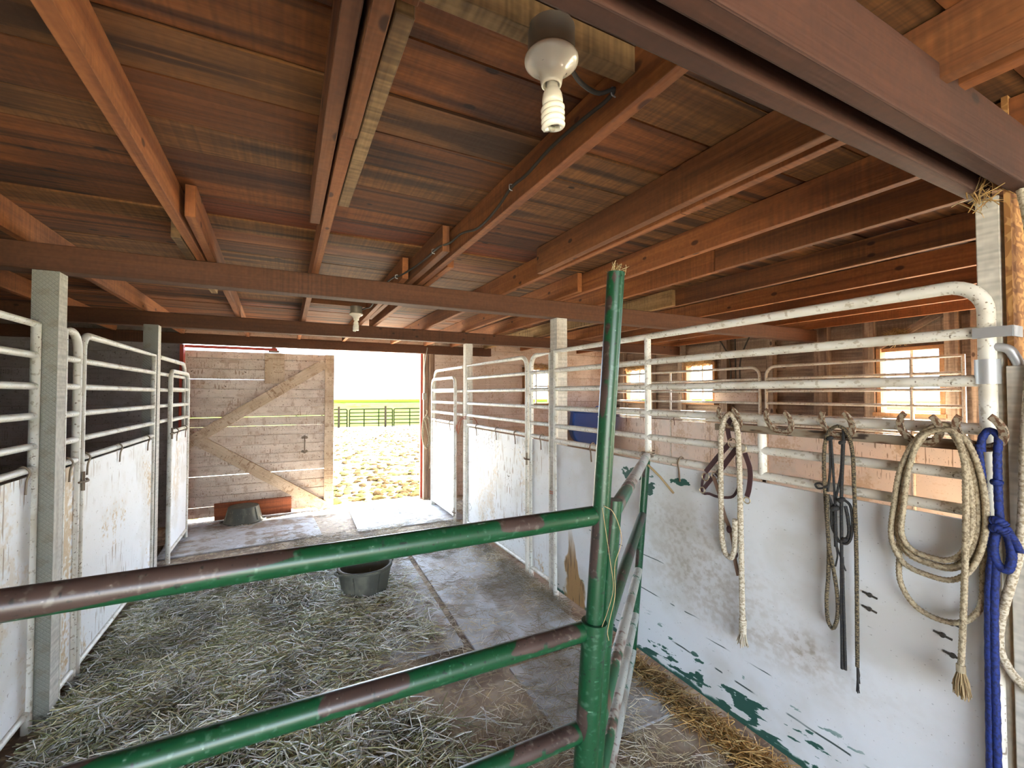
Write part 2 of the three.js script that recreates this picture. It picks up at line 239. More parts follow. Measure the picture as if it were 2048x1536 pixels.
// a straight bar with a rectangular section between two points; w lies across, h along hint
function barGeo(a, b, w, h, hint = new THREE.Vector3(0, 1, 0), round = 0, us, vs) {
  const L = a.distanceTo(b), g = boxGeo(L, h, w, 'x', round, us, vs), X = b.clone().sub(a).normalize(), Zv = X.clone().cross(hint).normalize(), Y = Zv.clone().cross(X);
  g.applyMatrix4(new THREE.Matrix4().makeBasis(X, Y, Zv).setPosition(a.clone().add(b).multiplyScalar(0.5))); return g;
}
function fillet(pts, R, n = 7) {
  const out = [pts[0]];
  for (let i = 1; i < pts.length - 1; i++) {
    const a = pts[i - 1].clone().sub(pts[i]), b = pts[i + 1].clone().sub(pts[i]), r = Math.min(R, a.length() * 0.5, b.length() * 0.5); a.setLength(r).add(pts[i]); b.setLength(r).add(pts[i]);
    for (let k = 0; k <= n; k++) { const t = k / n; out.push(a.clone().multiplyScalar((1 - t) ** 2).addScaledVector(pts[i], 2 * t * (1 - t)).addScaledVector(b, t * t)); }
  }
  out.push(pts[pts.length - 1]); return out;
}
const smooth = (pts, n, closed = false) => new THREE.CatmullRomCurve3(pts, closed, 'centripetal').getSpacedPoints(n);
// a swept round section; rf(s, angle) scales the radius, flat = [a, b] makes a strap
function sweep(pts, r, segs = 10, { rf, up = new THREE.Vector3(0, -1, 0.001), us = 1 / 2.4, closed = false, flat } = {}) {
  const n = pts.length, pos = [], nor = [], uv = [], idx = []; let T = new THREE.Vector3(), N = null, s = 0;
  for (let i = 0; i < n; i++) {
    const a = pts[Math.max(0, i - 1)], b = pts[Math.min(n - 1, i + 1)]; T = b.clone().sub(a).normalize(); if (closed && (i === 0 || i === n - 1)) T = pts[1].clone().sub(pts[n - 2]).normalize();
    if (!N) { N = up.clone().addScaledVector(T, -up.dot(T)); if (N.length() < 0.05) N = new THREE.Vector3(1, 0, 0).addScaledVector(T, -T.x); } else N.addScaledVector(T, -N.dot(T));
    N.normalize(); const B = T.clone().cross(N); if (i) s += pts[i].distanceTo(pts[i - 1]);
    for (let j = 0; j <= segs; j++) {
      const th = j / segs * Math.PI * 2, c = Math.cos(th), d = Math.sin(th), q = (rf ? rf(s, th, i / (n - 1)) : 1);
      let cx = c * r * q, cy = d * r * q; if (flat) { const m = (x) => Math.sign(x) * Math.min(1, Math.abs(x) * 1.6); cx = m(c) * flat[0]; cy = m(d) * flat[1]; }
      pos.push(pts[i].x + N.x * cx + B.x * cy, pts[i].y + N.y * cx + B.y * cy, pts[i].z + N.z * cx + B.z * cy); nor.push(N.x * c + B.x * d, N.y * c + B.y * d, N.z * c + B.z * d); uv.push(s * us, j / segs);
    }
  }
  const w = segs + 1; for (let i = 0; i < n - 1; i++) for (let j = 0; j < segs; j++) { const a = i * w + j, b = a + w; idx.push(a, a + 1, b, b, a + 1, b + 1); }
  if (!closed) for (const [i, f] of [[0, 1], [n - 1, 0]]) {
    const k = pos.length / 3; const t = pts[i].clone().sub(pts[i ? n - 2 : 1]).normalize(); pos.push(pts[i].x, pts[i].y, pts[i].z); nor.push(t.x, t.y, t.z); uv.push(i ? s * us : 0, 0.5);
    for (let j = 0; j <= segs; j++) { const q = (i * w + j) * 3; pos.push(pos[q], pos[q + 1], pos[q + 2]); nor.push(t.x, t.y, t.z); uv.push(i ? s * us : 0, j / segs); }
    for (let j = 0; j < segs; j++) f ? idx.push(k, k + 2 + j, k + 1 + j) : idx.push(k, k + 1 + j, k + 2 + j);
  }
  const g = new THREE.BufferGeometry(); g.setAttribute('position', new THREE.Float32BufferAttribute(pos, 3)); g.setAttribute('normal', new THREE.Float32BufferAttribute(nor, 3)); g.setAttribute('uv', new THREE.Float32BufferAttribute(uv, 2)); g.setIndex(idx);
  if (rf || flat) g.computeVertexNormals(); return g;
}
const twist = (strands, pitch, depth = 0.24) => (s, th) => 1 - depth + depth * Math.abs(Math.cos(strands / 2 * (th - s * 2 * Math.PI / pitch))) * 1.3;
const fuzz = (amp, f = 60) => (s, th) => 1 + amp * (noise(s * f * 5, th * 2 + 40) - 0.5) * 2;
function part(parent, name, geo, mat) { geo.translate(-parent.position.x, -parent.position.y, -parent.position.z); return mesh(name, geo, mat, parent); }
// thin bent straws
function strawLength(bend, w) { // unit length along x, width w as a share of the length
  const pts = []; for (let i = 0; i <= 4; i++) { const t = i / 4; pts.push(new THREE.Vector3(t - 0.5, bend * (t - t * t) * 1.5, bend * 1.5 * (t - t * t) * (t - 0.3) * 3)); }
  return sweep(pts, w, 3, { up: new THREE.Vector3(0, 1, 0) });
}
const strawShapes = [strawLength(0.02, 0.016), strawLength(0.1, 0.016), strawLength(-0.16, 0.018)];
const HAY = [[220, 218, 190], [176, 178, 130], [236, 236, 224], [146, 152, 102], [246, 247, 244], [200, 194, 150], [240, 242, 240]], GOLD = [[206, 170, 104], [186, 146, 82], [220, 190, 130], [170, 130, 70]], PALE = [[214, 204, 176], [190, 176, 140], [172, 152, 112], [226, 220, 204]];  // the near-white hay tones carry the straws' sky sheen in their colour
function straws(name, label, n, place, palette, parent = scene) {
  const per = Math.ceil(n / strawShapes.length), root = parent === scene ? tag(new THREE.Group(), label, name === 'loose_hay' ? 'hay' : 'straw', undefined, 'stuff') : parent;
  if (parent === scene) { root.name = numbered(name); scene.add(root); }
  const mtx = new THREE.Matrix4(), q = new THREE.Quaternion(), e = new THREE.Euler(), col = new THREE.Color();
  strawShapes.forEach((g) => {
    const im = new THREE.InstancedMesh(g, M.straw, per); im.name = 'straw_blades'; im.userData.kind = 'stuff'; im.castShadow = im.receiveShadow = true;
    for (let i = 0; i < per; i++) {
      const { p, len, tilt = 0.25 } = place(); e.set(rr(-3, 3), rr(0, 6.283), rr(-tilt, tilt), 'YZX'); q.setFromEuler(e);
      mtx.compose(p, q, new THREE.Vector3(len, Math.min(len, 0.13) * rr(0.8, 1.3), Math.min(len, 0.13) * rr(0.8, 1.3))); im.setMatrixAt(i, mtx);
      const c = pick(palette), k = rr(0.85, 1.1) * lerp(0.8, 1.03, sstep(0.36, 0.6, fbm(p.x * 4 + 30, p.z * 4, 3))); im.setColorAt(i, col.setRGB(c[0] * k / 255, c[1] * k / 255, c[2] * k / 255, THREE.SRGBColorSpace));
    }
    root.add(im);
  });
  return root;
}

// ================================================================ STRUCTURE
const XL = -3.2, XR = 5.25, ZB = -3.2, ZN = -0.3, ZF = 6.35, YC = 2.355;   // inside faces: left, right, open rear end, near end of the boards in view, far wall, ceiling boards
// floor and the ground around
{
  const f = mesh('floor', boxGeo(XR - XL + 0.3, 0.25, ZF - ZB + 0.25, 'x', 0, 0.25, 0.25), M.dirt, scene); f.position.set((XL + XR) / 2, -0.125, -(ZF + ZB) / 2 + -0.05);
  tag(f, 'trodden brown dirt floor of the barn aisle', 'floor', undefined, 'structure');
  // the land falls gently away from the barn on every side
  const land = (name, x0, x1, Z0, Z1, nx, nz, mat, lift, tile, label, category) => {
    const pos = [], uv = [], idx = [];
    for (let j = 0; j <= nz; j++) for (let i = 0; i <= nx; i++) {
      const x = lerp(x0, x1, i / nx), Z = lerp(Z0, Z1, j / nz), dx = Math.max(XL - x, x - XR, 0), dz = Math.max(ZB - Z, Z - ZF, 0), d = Math.hypot(dx, dz);
      pos.push(x, -0.02 - (d < 30 ? d * 0.031 : 0.93 + (d - 30) * 0.0058) + (d > 3 ? (fbm(x * 0.35, Z * 0.35) - 0.5) * 0.12 : 0) + lift, -Z); uv.push(x / tile, Z / tile);
    }
    for (let j = 0; j < nz; j++) for (let i = 0; i < nx; i++) { const a = j * (nx + 1) + i, b = a + nx + 1; idx.push(a, a + 1, b, b, a + 1, b + 1); }
    const g = new THREE.BufferGeometry(); g.setAttribute('position', new THREE.Float32BufferAttribute(pos, 3)); g.setAttribute('uv', new THREE.Float32BufferAttribute(uv, 2)); g.setIndex(idx); g.computeVertexNormals();
    return tag(mesh(name, g, mat, scene), label, category, undefined, 'structure');
  };
  land('ground', -60, 70, -40, 37, 130, 77, M.yard, -0.03, 5, 'sunlit bare yard with scattered tufts outside the doorway', 'ground');
  land('grass_field', -260, 420, 36, 420, 60, 40, M.grass, 0, 14, 'pale grass field beyond the pipe corral fence', 'field');
  land('crop_field', -200, 420, 190, 420, 40, 20, M.crop, 0.25, 30, 'bright green crop strip along the horizon', 'field');
  land('side_field', 36, 420, -300, 36, 40, 40, M.crop, 0.02, 20, 'green field seen through the stall windows', 'field');
  // low mound of dry grass left of the green strip
  const g = new THREE.SphereGeometry(1, 40, 16, 0, 6.2832, 0, 1.5708); const p = g.attributes.position; for (let i = 0; i < p.count; i++) { const k = 1 + (fbm(p.getX(i) * 4 + 3, p.getZ(i) * 4) - 0.5) * 0.5; p.setXYZ(i, p.getX(i) * k, p.getY(i) * k, p.getZ(i) * k); } g.computeVertexNormals();
  const h = mesh('dry_grass_mound', g, M.dryGrass, scene); h.scale.set(13, 1.3, 9); h.position.set(6, -1.75, -112); tag(h, 'low mound of dry grass behind the corral fence', 'hill', undefined, 'structure');
}
// ceiling boards across the aisle, under a closed roof deck
{
  const r = timber('roof', scene, M.ceil[3], [XL - 0.25, XR + 0.35], [YC + 0.03, YC + 0.16], [ZB - 0.1, ZF + 0.35], 'x'); tag(r, 'closed roof deck above the ceiling boards', 'roof', undefined, 'structure');
  const c = thing('ceiling', 'brown stained ceiling of wide rough boards laid across the joists', 'ceiling', [0, 0, 0], undefined, 'structure');
  const edges = [1.018, 1.238, 1.43, 1.655, 1.84, 2.06]; let z = 2.06; while (z < ZF + 0.05) { z += rr(0.185, 0.215); edges.push(z); } z = 1.018; while (z > ZN) { z -= rr(0.19, 0.22); edges.unshift(z); }
  const wide = { 1.018: 0.012, 1.43: 0.008, 2.06: 0.008 }, joints = [-2.2, -1.09, -0.41, 0.14, 0.757, 1.37, 1.82, 2.77, 3.95, 4.5];
  for (let i = 0; i < edges.length - 1; i++) {
    let x = XL; const g0 = (wide[edges[i]] ?? rr(0.003, 0.007)) / 2, g1 = (wide[edges[i + 1]] ?? rr(0.003, 0.007)) / 2, y = rr(0, 0.008);
    while (x < XR) {
      const c2 = joints.filter((q) => q > x + 1.6 && q < x + 4.6); const x1 = (XR - x < 2.6 || !c2.length) ? XR + 0.02 : pick(c2);
      timber('plank', c, pick([0, 0, 1, 1, 2, 3, 3].map((k) => M.ceil[k])), [x + 0.001, x1 - 0.001], [YC + y, YC + 0.026], [edges[i] + g0, edges[i + 1] - g1], 'x'); x = x1;
    }
  }
}
// walls of horizontal boards; holes = [[a0, a1, y0, y1], ...]
function boardRow(parent, mat, axis, a0, a1, y0, y1, holes, at, thick, gap = 0.004) {
  let spans = [[a0, a1]];
  for (const [h0, h1, v0, v1] of holes) if (y1 - 0.01 > v0 && y0 + 0.01 < v1) spans = spans.flatMap(([s, e]) => h1 <= s || h0 >= e ? [[s, e]] : [[s, h0], [h1, e]].filter(([p, q]) => q - p > 0.02));
  const fill = []; for (const [h0, h1, v0, v1] of holes) if (y1 - 0.01 > v0 && y0 + 0.01 < v1 && h0 >= a0 && h1 <= a1) { if (y1 > v1 + 0.004) fill.push([h0, h1, v1, y1]); if (y0 < v0 - 0.004) fill.push([h0, h1, y0, v0]); }
  for (const [s, e, p, q] of fill) axis === 'x' ? timber('plank', parent, mat, [s, e], [p, q], [at, at + thick], 'x') : timber('plank', parent, mat, [at, at + thick], [p, q], [s, e], 'z');
  for (const [s, e] of spans) axis === 'x' ? timber('plank', parent, mat, [s, e], [y0 + gap / 2, y1 - gap / 2], [at, at + thick], 'x') : timber('plank', parent, mat, [at, at + thick], [y0 + gap / 2, y1 - gap / 2], [s, e], 'z');
}
const winFar = [3.41, 3.95, 1.36, 1.96], addedStallDoor = [0.55, 1.5, 0, 2.05], winR = [[1.76, 2.27, 1.33, 1.97], [4.13, 4.64, 1.40, 1.97], [5.36, 5.92, 1.40, 1.97]];  // the stall door is an unseen opening added to brighten the right stalls
{
  const w = thing('wall_far', 'end wall of wide painted boards on both sides of the sliding door', 'wall', [0, 0, ZF], undefined, 'structure');
  for (let i = 0; i < 12; i++) {
    const y0 = i * 0.2, y1 = Math.min(YC, y0 + 0.2), o = rr(-0.003, 0.003);
    boardRow(w, M.wallShaded, 'x', XL, -1.1, y0, y1, [], ZF + o, 0.03); boardRow(w, M.wallPlank, 'x', 1.93, XR, y0, y1, [winFar], ZF + o, 0.03);
  }
  timber('sheathing', w, M.siding, [XL - 0.2, -1.1], [0, YC + 0.03], [ZF + 0.034, ZF + 0.06], 'x');
  for (const [a, b, c, d] of [[1.93, winFar[0], 0, YC + 0.03], [winFar[1], XR + 0.2, 0, YC + 0.03], [winFar[0], winFar[1], 0, winFar[2]], [winFar[0], winFar[1], winFar[3], YC + 0.03]]) timber('sheathing', w, M.siding, [a, b], [c, d], [ZF + 0.034, ZF + 0.06], 'x');
  timber('gable_board', w, M.wallPlank, [-1.1, 1.93], [2.24, YC + 0.03], [ZF + 0.02, ZF + 0.06], 'x');
}
{
  const w = thing('wall_right', 'weathered right side wall of rough boards and studs behind the stall', 'wall', [XR, 0, 0], undefined, 'structure');
  for (let i = 0; i < 13; i++) { const y0 = i * 0.185, y1 = Math.min(YC + 0.03, y0 + 0.185); boardRow(w, M.siding, 'z', -2.0, ZF + 0.06, y0, y1, [...winR, addedStallDoor], XR + rr(0, 0.006), 0.03, i === 8 ? 0.003 : -0.004); }
  for (const [a, b] of [[3.92, 4.02], [2.70, 2.84], [2.28, 2.37], [1.66, 1.75], [4.66, 4.75], [5.26, 5.35], [5.94, 6.03], [0.46, 0.55], [1.5, 1.58], [3.3, 3.38]]) timber('stud', w, M.siding, [XR - 0.085, XR], [0, YC], [a, b], 'y');
  part(w, 'brace', barGeo(V(XR - 0.035, 1.98, 2.28), V(XR - 0.035, 2.3, 1.7), 0.03, 0.06, new THREE.Vector3(0, 1, 0)), M.siding);
  timber('nailer_board', w, M.wallPlank, [XR - 0.11, XR - 0.085], [1.42, 1.545], [3.49, 4.09], 'z');
  for (const z of [3.78, 3.71, 3.86]) part(w, 'conduit', sweep(smooth([V(XR - 0.1, 1.5, z), V(XR - 0.1, 1.95, z), V(XR - 0.1, 2.2, z + (z - 3.78) * 1.5), V(XR - 0.1, 2.34, z + (z - 3.78) * 3)], 14), 0.009, 8), M.cable);
}
{
  const a = timber('wall_left', scene, M.siding, [XL - 0.06, XL], [0, YC + 0.03], [ZB, ZF + 0.06], 'z'); tag(a, 'dark board side wall of the left stalls', 'wall', undefined, 'structure');
  const r = thing('wall_rear', 'unseen board wall behind the viewer with a wide doorway sized for the fill light', 'wall', [0, 0, ZB], undefined, 'structure');
  for (const [x0, x1, y0] of [[XL, -2.6, 0], [-2.6, 1.0, 2.1], [1.0, XR, 0]]) timber('board_panel', r, M.wallPlank, [x0, x1], [y0, YC + 0.03], [ZB - 0.05, ZB], 'x');  // out of view; the doorway is sized to set the fill light
  const b = timber('wall_added_left', scene, M.siding, [XL, -1.0], [0, YC + 0.03], [0.44, 0.47], 'x'); tag(b, 'added unseen board partition that keeps light out of the left stalls', 'wall', undefined, 'structure');  // unseen partition, added to block light from the left stalls
  const c = timber('wall_near_right', scene, M.osb, [1.797, XR], [0, YC + 0.03], [0.462, 0.475], 'x', { us: 3, vs: 3 }); tag(c, 'orange strand board partition at the right edge of the stall', 'wall', undefined, 'structure');
}
{ const t = timber('trim_4', scene, M.paintedPost, [1.784, 1.796], [0, 1.60], [0.438, 0.476], 'y', { round: 0.003 }); tag(t, 'upright painted board below the strand board at the right edge', 'trim', undefined, 'structure'); }
// windows: frame, muntins, four panes, sill
function windowUnit(n, label, a0, a1, y0, y1, side) {
  const g = thing(`window_${n}`, label, 'window', side ? [XR, y0, (a0 + a1) / 2] : [(a0 + a1) / 2, y0, ZF], undefined, 'structure');
  const put = (name, mat, p0, p1, q0, q1, d0, d1, ax) => side ? timber(name, g, mat, [XR + d0, XR + d1], [q0, q1], [p0, p1], ax === 'a' ? 'z' : 'y') : timber(name, g, mat, [p0, p1], [q0, q1], [ZF + d0, ZF + d1], ax === 'a' ? 'x' : 'y');
  const m = (a0 + a1) / 2, h = (y0 + y1) / 2;
  put('jamb', M.sash, a0, a0 + 0.035, y0, y1, -0.06, 0.05, 'y'); put('jamb', M.sash, a1 - 0.035, a1, y0, y1, -0.06, 0.05, 'y');
  put('head', M.sash, a0, a1, y1 - 0.035, y1, -0.03, 0.05, 'a'); put('sill', M.sash, a0 - 0.02, a1 + 0.02, y0 - 0.02, y0 + 0.015, -0.1, 0.05, 'a');
  put('muntin', M.paintedPost, m - 0.011, m + 0.011, y0 + 0.015, y1 - 0.035, 0.01, 0.035, 'y'); put('muntin', M.paintedPost, a0 + 0.035, a1 - 0.035, h - 0.011, h + 0.011, 0.012, 0.033, 'a');
  for (const [p, q] of [[a0 + 0.035, m - 0.011], [m + 0.011, a1 - 0.035]]) for (const [r, s] of [[y0 + 0.015, h - 0.011], [h + 0.011, y1 - 0.035]]) {
    const pl = mesh('pane', new THREE.PlaneGeometry(q - p, s - r), M.glass, g); pl.position.copy(side ? V(XR + 0.022, (r + s) / 2, (p + q) / 2) : V((p + q) / 2, (r + s) / 2, ZF + 0.022)).sub(g.position); if (side) pl.rotation.y = -Math.PI / 2;
  }
}
windowUnit(1, 'small four pane window behind the horseshoe hooks and coiled rope', ...winR[0], true);
windowUnit(2, 'four pane window with straw on top, beside the wall conduits', ...winR[1], true);
windowUnit(3, 'four pane window in the side wall nearest the far corner', ...winR[2], true);
windowUnit(4, 'small window in the end wall behind the rounded gate corners', ...winFar, false);

// cross beams, posts
function beam(label, x0, x1, y0, y1, Z0, Z1, mat = M.beam) { const b = timber('cross_beam', scene, mat, [x0, x1], [y0, y1], [Z0, Z1], 'x', { round: 0.006 }); return tag(b, label, 'beam', undefined, 'structure'); }
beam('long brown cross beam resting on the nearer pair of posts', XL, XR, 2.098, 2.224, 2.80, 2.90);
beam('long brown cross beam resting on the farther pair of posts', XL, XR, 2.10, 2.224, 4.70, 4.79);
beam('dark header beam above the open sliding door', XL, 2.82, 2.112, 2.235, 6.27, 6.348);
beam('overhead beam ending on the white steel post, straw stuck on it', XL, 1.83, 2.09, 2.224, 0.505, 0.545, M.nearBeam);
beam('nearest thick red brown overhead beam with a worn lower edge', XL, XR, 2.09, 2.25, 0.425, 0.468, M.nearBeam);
function post(label, x0, x1, Z0, Z1, top, mats) {
  const g = thing('support_post', label, 'post', [(x0 + x1) / 2, 0, (Z0 + Z1) / 2]); timber('core', g, mats[0], [x0, x1], [-0.02, top], [Z0, Z1], 'y', { round: 0.004 });
  if (mats[1]) timber('face_plate', g, mats[1], [x0 - 0.001, x1 + 0.001], [0.01, top - 0.002], [Z0 - 0.003, Z0], 'y', { us: 4, vs: 4 });
  return g;
}
post('post with a diamond textured grey face, nearest at the left stalls', -1.055, -0.963, 2.81, 2.905, 2.1, [M.paintedPost, M.diamond]);
post('diamond faced post farther down the left stalls beside the sliding door', -1.06, -0.963, 4.60, 4.70, 2.1, [M.paintedPost, M.diamond]);
post('white painted post with orange twine at knee height', 1.80, 1.895, 2.805, 2.90, 2.1, [M.paintedPost]);
post('white chipped post beside the doorway with twine knotted round it', 1.80, 1.885, 4.705, 4.79, 2.1, [M.paintedPost]);
post('white steel post at the edge of the strand board partition', 1.80, 1.85, 0.485, 0.535, 2.09, [M.paintedPost]);

// ceiling joists: x at the near and far end, Z range, material
function joist(label, xn, xf, Zn, Zf, mat, y0 = 2.225, y1 = YC, w = 0.038) {
  const m = mesh('ceiling_joist', barGeo(V(0, 0, 0), V(xf - xn, 0, Zf - Zn), w, y1 - y0, new THREE.Vector3(0, 1, 0), 0.003), mat, scene); m.position.set(xn, (y0 + y1) / 2, -Zn);
  return tag(m, label, 'joist', 'ceiling joists');
}
joist('light brown joist over the left of the aisle running to the nearer beam', -0.39, -0.414, ZN, 2.84, M.joistOrange);
joist('short joist lapped on the right of the left aisle joist', -0.352, -0.44, 2.13, 6.30, M.joistOrange);
joist('pale joist stub lapped on the left of the left aisle joist', -0.455, -0.462, 2.44, 3.68, M.joistPale);
joist('dark rough sawn joist in the middle cluster above the hay', 0.10, 0.093, ZN, 1.985, M.joistBrown);
joist('reddish joist in the middle cluster butted end to end', 0.146, 0.143, ZN, 1.254, M.joistBrown, 2.215);
joist('pink brown joist continuing the middle cluster towards the doorway', 0.142, 0.123, 1.258, 6.30, M.joistOrange);
joist('pale cleat nailed to the right of the middle joists', 0.188, 0.18, 0.81, 1.755, M.joistPale);
joist('dark joist end above the pale cleat beside the lamp', 0.19, 0.19, ZN, 0.80, M.joistBrown, 2.24);
joist('long joist beside the lamp with the cable stapled along it', 0.755, 0.752, ZN, 2.9, M.joistOrange);
joist('joist lapped left of the cable joist just before the beam', 0.69, 0.68, 2.08, 4.3, M.joistBrown);
joist('second lapped joist left of the cable joist reaching the end wall', 0.632, 0.66, 2.68, 6.30, M.joistOrange);
joist('short joist lapped right of the cable joist near the beam', 0.80, 0.79, 2.33, 4.9, M.joistOrange);
joist('grey brown joist ending short of the beam, right of the cable joist', 1.283, 1.283, ZN, 2.18, M.joistBrown, 2.21);
joist('near orange joist sistered to the grey brown joist', 1.378, 1.378, ZN, 1.226, M.joistOrange);
joist('far orange joist running from the butt joint to the end wall', 1.378, 1.295, 1.232, 6.30, M.joistOrange);
joist('joist over the right stall fronts, lapped before the beam', 1.822, 1.83, ZN, 2.95, M.joistOrange);
joist('lapping joist piece over the right stall fronts towards the end wall', 1.78, 1.77, 2.48, 6.30, M.joistOrange);
joist('first joist inside the right stalls, near piece', 2.19, 2.19, ZN, 1.716, M.joistBrown);
joist('first joist inside the right stalls, far piece', 2.195, 2.17, 1.72, 6.30, M.joistOrange);
joist('second joist inside the right stalls, near piece', 2.775, 2.77, ZN, 3.0, M.joistBrown);
joist('second joist inside the right stalls, lapping far piece', 2.73, 2.72, 2.54, 6.30, M.joistPale);
joist('third joist inside the right stalls', 3.34, 3.36, ZN, 6.30, M.joistOrange);
joist('fourth joist inside the right stalls', 3.9, 3.92, ZN, 6.30, M.joistBrown);
joist('fifth joist inside the right stalls above the windows', 4.46, 4.46, ZN, 6.30, M.joistOrange);
joist('last joist beside the right side wall', 5.04, 5.04, ZN, 6.30, M.joistOrange);
joist('first joist inside the left stalls above the gates', -1.09, -1.09, ZN, 6.30, M.joistOrange);
joist('second joist inside the left stalls', -1.70, -1.70, ZN, 6.30, M.joistOrange);
joist('third joist inside the left stalls', -2.35, -2.35, ZN, 6.30, M.joistBrown);
{
  const a = timber('blocking_board', scene, M.joistPale, [0.208, 0.735], [2.29, YC], [0.795, 0.84], 'x', { round: 0.003 }); tag(a, 'pale blocking board between joists carrying the near lamp', 'board');
  const b = timber('blocking_board', scene, M.joistBrown, [0.145, 0.62], [2.29, YC], [4.06, 4.12], 'x', { round: 0.003 }); tag(b, 'dark blocking board between joists carrying the far lamp', 'board');
}

// ---------------------------------------------------------------- sliding door leaf, outside the opening
{
  const Zd = 6.44, g = thing('door_1', 'whitewashed sliding barn door with diagonal braces, half open', 'door', [-0.3, 0, Zd], undefined, 'structure');
  const ys = [2.055, 1.958, 1.831, 1.706, 1.587, 1.476, 1.364, 1.24, 1.125, 1.01, 0.892, 0.772, 0.657, 0.534, 0.412, 0.297, 0.167, 0.035], open = { 7: 0.006, 8: 0.003, 13: 0.007, 3: 0.002, 16: 0.004 };
  for (let i = 0; i < ys.length - 1; i++) {
    const gt = (open[i] ?? 0.013) / 2, gb = (open[i + 1] ?? 0.013) / 2, h = ys[i] - ys[i + 1] - gt - gb, a = boxGeo(1.74, h, 0.026, 'x'), list = [a];
    if (!open[i + 1] && i < ys.length - 2) { const b = boxGeo(1.74, 0.03, 0.004, 'x'); b.translate(0, -h / 2 - 0.008, -0.016); list.push(b); }
    const m = mesh('plank', mergeGeometries(list), M.door, g); m.position.set(V(-0.31, (ys[i] - gt + ys[i + 1] + gb) / 2, Zd + rr(0, 0.003)).x + 0.3, (ys[i] - gt + ys[i + 1] + gb) / 2, -rr(0, 0.003)); m.rotation.set(-0.04, 0, rr(-0.002, 0.002));
  }
  timber('stile', g, M.doorBrace, [0.445, 0.56], [0.0, 2.052], [Zd - 0.045, Zd - 0.011], 'y', { round: 0.003 });
  timber('stile', g, M.doorBrace, [-1.18, -1.08], [0.0, 2.05], [Zd - 0.045, Zd - 0.011], 'y', { round: 0.003 });
  timber('hanger_board', g, M.doorBrace, [-0.262, -0.037], [1.66, 2.05], [Zd - 0.032, Zd - 0.011], 'y', { round: 0.003 });
  part(g, 'brace', barGeo(V(-1.07, 0.925, Zd - 0.045), V(0.445, 1.935, Zd - 0.045), 0.055, 0.13, new THREE.Vector3(0, 1, 0), 0.003), M.doorBrace);
  part(g, 'brace', barGeo(V(-0.98, 1.0, Zd - 0.038), V(0.44, 0.045, Zd - 0.038), 0.045, 0.13, new THREE.Vector3(0, 1, 0), 0.003), M.doorBrace);
  // two-lobed pull handle
  const hs = [sweep(fillet([V(0.207, 0.95, Zd - 0.03), V(0.207, 0.94, Zd - 0.05), V(0.207, 0.79, Zd - 0.05), V(0.207, 0.78, Zd - 0.03)], 0.01), 0.007, 8)];
  for (const [y, s] of [[0.955, 1], [0.775, -1]]) for (const k of [-1, 0, 1]) { const c = new THREE.CylinderGeometry(0.016, 0.018, 0.008, 14); c.rotateX(Math.PI / 2); c.translate(0.207 + k * 0.022, y + s * (k ? 0 : 0.012), -(Zd - 0.014)); hs.push(c); }
  part(g, 'pull_handle', mergeGeometries(hs.map((q) => q.index ? q.toNonIndexed() : q)), M.iron);
  const br = [boxGeo(0.12, 0.03, 0.03, 'x'), new THREE.CylinderGeometry(0.03, 0.03, 0.02, 16).toNonIndexed()]; br[1].rotateX(Math.PI / 2); br[1].translate(0, 0.03, 0); const bm = mergeGeometries(br); bm.translate(-0.16, 2.07, -(Zd - 0.02)); part(g, 'roller_bracket', bm, M.iron);
}
{
  const a = timber('trim_1', scene, M.redTrim, [-1.32, -0.12], [2.078, 2.11], [6.40, 6.43], 'x'); tag(a, 'red painted track board above the sliding door', 'trim', undefined, 'structure');
  const b = timber('trim_2', scene, M.redTrim, [-1.118, -1.082], [0, 2.1], [6.30, 6.40], 'y'); tag(b, 'red painted door jamb behind the farthest left gate', 'trim', undefined, 'structure');
  const c = thing('trim_3', 'weathered right jamb of the doorway with several upright boards', 'trim', [1.84, 0, 6.36], undefined, 'structure');
  timber('board', c, M.redTrim, [1.745, 1.772], [0, 2.12], [6.40, 6.46], 'y'); timber('board', c, M.jamb, [1.772, 1.835], [0, 2.12], [6.32, 6.42], 'y', { round: 0.003 }); timber('board', c, M.jamb, [1.842, 1.892], [0, 2.12], [6.30, 6.41], 'y', { round: 0.003 }); timber('board', c, M.jamb, [1.897, 1.935], [0, 2.12], [6.335, 6.41], 'y', { round: 0.003 });
  const d = thing('switch_box', 'small grey electrical box with a conduit on the doorway jamb', 'switch', [1.775, 1.45, 6.31]); timber('box', d, M.boxMetal, [1.745, 1.80], [1.445, 1.54], [6.275, 6.325], 'y', { round: 0.005 }); part(d, 'conduit', sweep(smooth([V(1.775, 1.54, 6.3), V(1.78, 1.75, 6.305), V(1.772, 1.9, 6.3), V(1.80, 2.2, 6.26)], 20), 0.008, 8), M.boxMetal);
}

